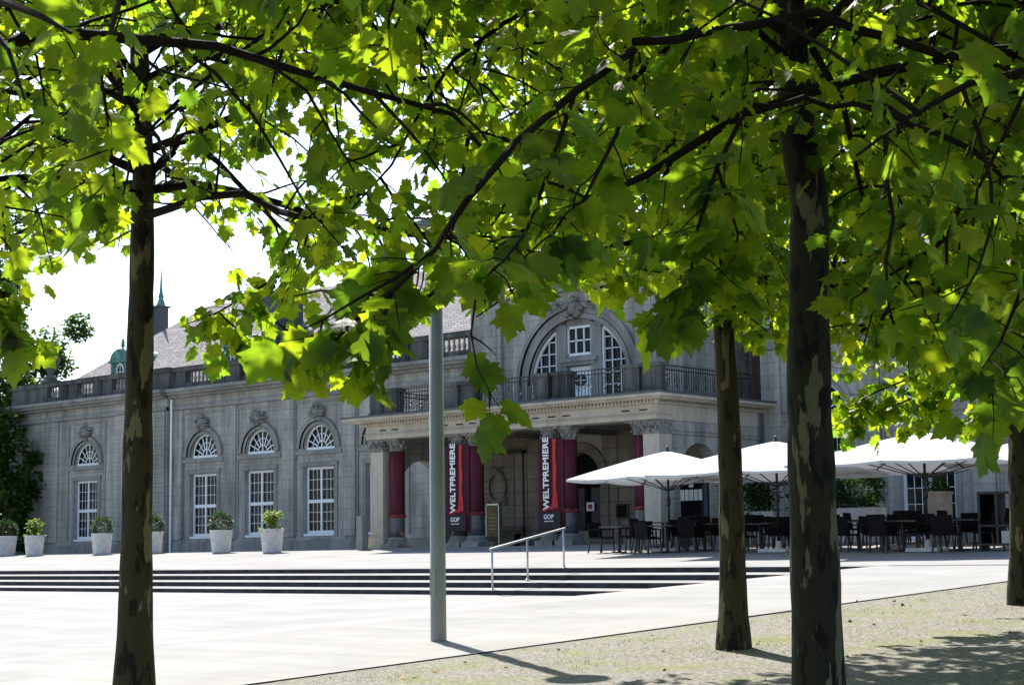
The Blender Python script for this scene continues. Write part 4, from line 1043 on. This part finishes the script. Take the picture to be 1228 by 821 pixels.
tree('plane_tree', 'plane tree with mottled slender trunk standing leftmost before the paving', (bl_.x, bl_.y, zb), [at(160, 862, 16.4) - Vector((0, 0, .15)), at(163, 700, 16.4), at(166, 500, 16.4), at(170, 330, 16.4), at(172, 200, 16.4), at(167, 60, 16.4)], .175, 21, 4.7, 7.9, 4.2, 32, .15, dens=.44, lrs=.55, extra=ex_left)
# mid tree
def ex_mid(rng, B, LV):
    hang([(868, 372, 19.8), (835, 345, 19.5), (800, 322, 19.2), (775, 312, 19)], 0, rng, B, LV, .2, .04, .25, .45)
    hang([(868, 350, 19.8), (905, 385, 19.6), (930, 405, 19.4)], 0, rng, B, LV, .2, .02, .14, .4)
    hang([(835, 345, 19.5), (820, 380, 19.4), (800, 395, 19.3)], 0, rng, B, LV, .2, .012, .14, .4)
    hang([(800, 330, 19), (750, 318, 18), (710, 315, 17.5), (670, 318, 17)], 0, rng, B, LV, .2, .02, .14, .45)
tree('plane_tree', 'plane tree with dark trunk standing right of the lamp pole at the gravel edge', g3(-11.23, 16.8), [Vector(g3(-11.23, 16.8)) - Vector((0, 0, .1)), at(879, 700, 19.8), at(877, 600, 19.8), at(873, 480, 19.8), at(868, 400, 19.8), at(868, 300, 19.8), at(862, 120, 19.8)], .165, 33, 3.9, 7.9, 4.0, 34, .16, dens=1, lrs=.6, extra=ex_mid)
# near tree
bn = at(984, 960, 12.6); zb = ground(bn.x, bn.y)
def ex_near(rng, B, LV):
    hang([(945, 70, 12.5), (900, 30, 12), (860, 60, 11.5), (850, 130, 11)], 0, rng, B, LV, .2, .03, .3, .4)
    hang([(975, 60, 12.5), (1010, 120, 12), (1035, 240, 11.8), (1045, 330, 11.6)], 0, rng, B, LV, .2, .03, .28, .4)
tree('plane_tree', 'plane tree with the thickest, pale patched trunk in the right foreground', (bn.x, bn.y, zb), [Vector((bn.x, bn.y, zb - .1)), at(982, 821, 12.6), at(976, 640, 12.6), at(970, 480, 12.6), at(970, 330, 12.6), at(971, 240, 12.6), at(958, 170, 12.6), at(948, 60, 12.6), at(943, -60, 12.6)], .20, 45, 5.0, 8.2, 4.9, 34, .145, 'bark_near', dens=.9, lrs=.45, extra=ex_near)
# far right tree
def ex_far(rng, B, LV):
    for yy in (0, 25):
        hang([(1205, 420 + yy, 23.8), (1150, 425 + yy, 23.4), (1100, 450 + yy, 23), (1050, 470 + yy, 22.6), (1015, 490 + yy * .4, 22.3)], 0, rng, B, LV, .19, .022, .11, .45)
    hang([(1150, 440, 23.4), (1130, 480, 23.3), (1100, 505, 23.2)], 0, rng, B, LV, .19, .012, .12, .4)
    hang([(1190, 470, 23.6), (1180, 495, 23.5), (1150, 520, 23.4)], 0, rng, B, LV, .19, .012, .14, .4)
tree('plane_tree', 'plane tree with slim trunk standing farthest right near the terrace', g3(-10.51, 22.95), [Vector(g3(-10.51, 22.95)) - Vector((0, 0, .1)), at(1224, 640, 23.9), at(1221, 540, 23.9), at(1216, 460, 23.9), at(1212, 300, 23.9), at(1205, 150, 23.9)], .16, 57, 3.6, 8.8, 4.4, 32, .16, dens=.95, lrs=.6, extra=ex_far)
# trees whose trunks stand just outside the picture but whose branches reach into it
def ex_n1(rng, B, LV):
    hang([(-60, -40, 4.6), (0, 0, 4.3), (50, 20, 4.1), (85, 40, 4.0)], 0, rng, B, LV, .21, .016, .12, .25, 1, .09)
    hang([(-30, 10, 4.5), (10, 60, 4.3), (30, 120, 4.2)], 0, rng, B, LV, .21, .01, .14, .22, 1, .09)
    hang([(150, -20, 6), (120, 80, 8), (135, 190, 9), (140, 240, 9.2)], 0, rng, B, LV, .2, .012, .3, .3, .8)
    hang([(-30, 300, 10), (0, 340, 10.5), (8, 360, 10.5), (16, 372, 10.4)], 0, rng, B, LV, .18, .014, .12, .35)
    hang([(-30, 340, 10), (-8, 385, 10.3), (5, 402, 10.3)], 0, rng, B, LV, .2, .010, .12, .3)
tree('plane_tree', 'plane tree beyond the left edge whose big dark leaves hang into the top left corner', g3(-8.3, 3.9), [Vector(g3(-8.3, 3.9)), Vector((-8.3, 3.9, 3)), Vector((-8.2, 4.0, 5.5))], .18, 61, 3.6, 6.8, 4.2, 16, .155, dens=.30, lrs=.6, extra=ex_n1)
def ex_n2(rng, B, LV):
    # dark big leaved bough over the middle and its hanging ends
    hang([(760, 60, 8.6), (690, 110, 8.2), (620, 170, 7.9), (560, 240, 7.6), (520, 300, 7.4), (475, 345, 7.2), (436, 375, 7.1), (402, 408, 7.0)], 0, rng, B, LV, .185, .022, .13, .26)
    hang([(520, 300, 7.4), (480, 330, 7.3), (430, 358, 7.2), (385, 385, 7.2), (362, 395, 7.2)], 0, rng, B, LV, .185, .010, .13, .22)
    hang([(470, 350, 7.2), (458, 388, 7.1), (440, 418, 7.0), (418, 430, 7.0)], 0, rng, B, LV, .185, .010, .13, .20)
    hang([(690, 110, 8.2), (660, 200, 7.8), (630, 280, 7.4), (605, 312, 7.2), (585, 330, 7.0)], 0, rng, B, LV, .17, .012, .13, .22)
    hang([(760, 60, 8.6), (740, 160, 8.2), (700, 240, 7.8), (680, 255, 7.5), (668, 270, 7.4)], 0, rng, B, LV, .17, .012, .13, .22)
    hang([(570, 360, 7.0), (565, 400, 6.9), (572, 440, 6.8), (590, 475, 6.7), (605, 497, 6.7)], 0, rng, B, LV, .14, .005, .22, .12, 1, .12)
    hang([(900, 120, 9), (860, 200, 8.7), (835, 280, 8.4), (828, 330, 8.3), (822, 355, 8.3)], 0, rng, B, LV, .2, .014, .11, .34)
    hang([(860, 200, 8.7), (885, 280, 8.5), (880, 320, 8.4)], 0, rng, B, LV, .2, .010, .12, .32)
    hang([(1240, 300, 8), (1220, 360, 7.6), (1200, 410, 7.4), (1175, 445, 7.3)], 0, rng, B, LV, .17, .012, .11, .3)
    hang([(1250, 380, 8), (1230, 410, 7.6), (1218, 440, 7.5)], 0, rng, B, LV, .17, .010, .12, .28)
tree('plane_tree', 'plane tree beyond the right edge whose dark boughs droop across the middle', g3(-3.4, 8.6), [Vector(g3(-3.4, 8.6)), Vector((-3.4, 8.6, 3)), Vector((-3.5, 8.6, 5.5))], .18, 73, 3.8, 7.0, 5.2, 28, .145, dens=.68, lrs=.4, extra=ex_n2)
tree('plane_tree', 'plane tree beyond the right edge filling the upper right with leaves', g3(-5.2, 17.5), [Vector(g3(-5.2, 17.5)), Vector((-5.2, 17.5, 4)), Vector((-5.2, 17.6, 6))], .18, 81, 3.6, 9.2, 4.6, 34, .165, dens=.95)
tree('plane_tree', 'plane tree beyond the right edge, far along the row', g3(-6.0, 27.0), [Vector(g3(-6.0, 27.0)), Vector((-6, 27, 4)), Vector((-6, 27.1, 6))], .18, 93, 3.4, 8.6, 4.4, 24, .17, dens=.9)

# garden trees beyond the left end of the palace
def bush_tree(name, lab, x, y, h, r, seed, n_=9000, cz=.6, trunk_r=.25, ls=(.18, .34), mat='leaf_dark'):
    rng = np.random.default_rng(seed); z = zt(x, y) - .06; o = thing(name, lab, 'tree', (x, y, z), 0, 'garden trees left of the palace')
    b = MB(); b.tube([(0, 0, -.2), (.1, 0, h * .3), (0, .1, h * .7), (0, 0, h * .9)], [trunk_r, trunk_r * .8, trunk_r * .4, .04], 10); b.build('trunk', 'bark', o, True)
    b = MB(); clumps = []
    for k in range(60):
        d = rng.normal(size=3); d /= np.linalg.norm(d); q = rng.uniform(.35, 1) ** .6
        c = np.array([d[0] * r * q, d[1] * r * q, h * cz + d[2] * h * (1 - cz) * q * 1.0]); clumps.append((c, rng.uniform(.16, .34) * r))
        b.tube([(0, 0, max(.5, c[2] * .6)), tuple(c)], [.05, .015], 5, False)
    b.build('branches', 'twig', o); P_ = []
    for k in range(n_):
        c, q = clumps[rng.integers(len(clumps))]; d = rng.normal(size=3); d /= np.linalg.norm(d); P_.append(c + d * q * rng.uniform(.5, 1.05))
    P_ = np.array(P_); P_ = P_[P_[:, 2] > .3]; leaf_cloud('crown', mat, o, P_, rng.uniform(ls[0], ls[1], len(P_)), rng)
p = at(12, 600, 93); bush_tree('garden_tree', 'tall dark tree beside the left corner of the palace', p.x, p.y, 18.5, 3.8, 1, 30000, .52)
p = at(-45, 600, 100); bush_tree('garden_tree', 'dark tree farther back beyond the left corner of the palace', p.x, p.y, 15, 5, 2, 12000, .52)
p = at(-8, 600, 84); bush_tree('garden_tree', 'low spreading tree at the far left edge behind the potted bush', p.x, p.y, 7.5, 2.2, 4, 9000, .45)
bush_tree('garden_shrub', 'pale leaved shrub between the left pot and the palace corner', -77.6, 49.0, 2.6, 1.2, 5, 2500, .5, .06, (.12, .2), 'leaf_lime')

# grass tufts and fallen leaves on the gravel
rng = np.random.default_rng(5); P_ = []; D_ = []
cent = [(-11.2, 16.7, .8, 260), (-12.9, 16.4, 1.0, 160), (-13.2, 21, 1.6, 300), (-12.4, 25, 1.5, 300), (-13.4, 13.2, .7, 200), (-10.5, 18.5, 2.2, 350), (-11.9, 14.6, .8, 140), (-10.3, 22.7, .7, 120)]
for cx, cy, s, n_ in cent:
    for k in range(n_ // 2):
        x, y = cx + rng.normal() * s * .5, cy + rng.normal() * s * .6
        if x < gx_edge(y) + .05: continue
        for j in range(3): P_.append((x + rng.normal() * .02, y + rng.normal() * .02, ground(x, y) + .02)); D_.append((rng.normal() * .4, rng.normal() * .4, 1.))
P_ = np.array(P_); D_ = np.array(D_); D_ /= np.linalg.norm(D_, axis=1)[:, None]
o = leaf_cloud('grass_tufts', 'grass', None, P_, rng.uniform(.025, .06, len(P_)), rng, D_, 'blade'); o['kind'] = 'stuff'; tag(o, 'sparse yellowish grass growing in the gravel under the trees', 'grass')
t = NT('dry_leaf'); t.col((.30, .13, .05)); M['dry'] = t.set(.8, .1)
n_ = 90; P_ = np.array([(x, y, ground(x, y) + .035) for x, y in zip(rng.uniform(-13.6, -6, n_), rng.uniform(11, 24, n_))]); D_ = rng.normal(size=(n_, 3)); D_[:, 2] *= .15; D_ /= np.linalg.norm(D_, axis=1)[:, None]
o = leaf_cloud('fallen_leaves', 'dry', None, P_, rng.uniform(.03, .065, n_), rng, D_, 'simple'); o['kind'] = 'stuff'; tag(o, 'dry brown fallen leaves scattered over the gravel', 'leaves')
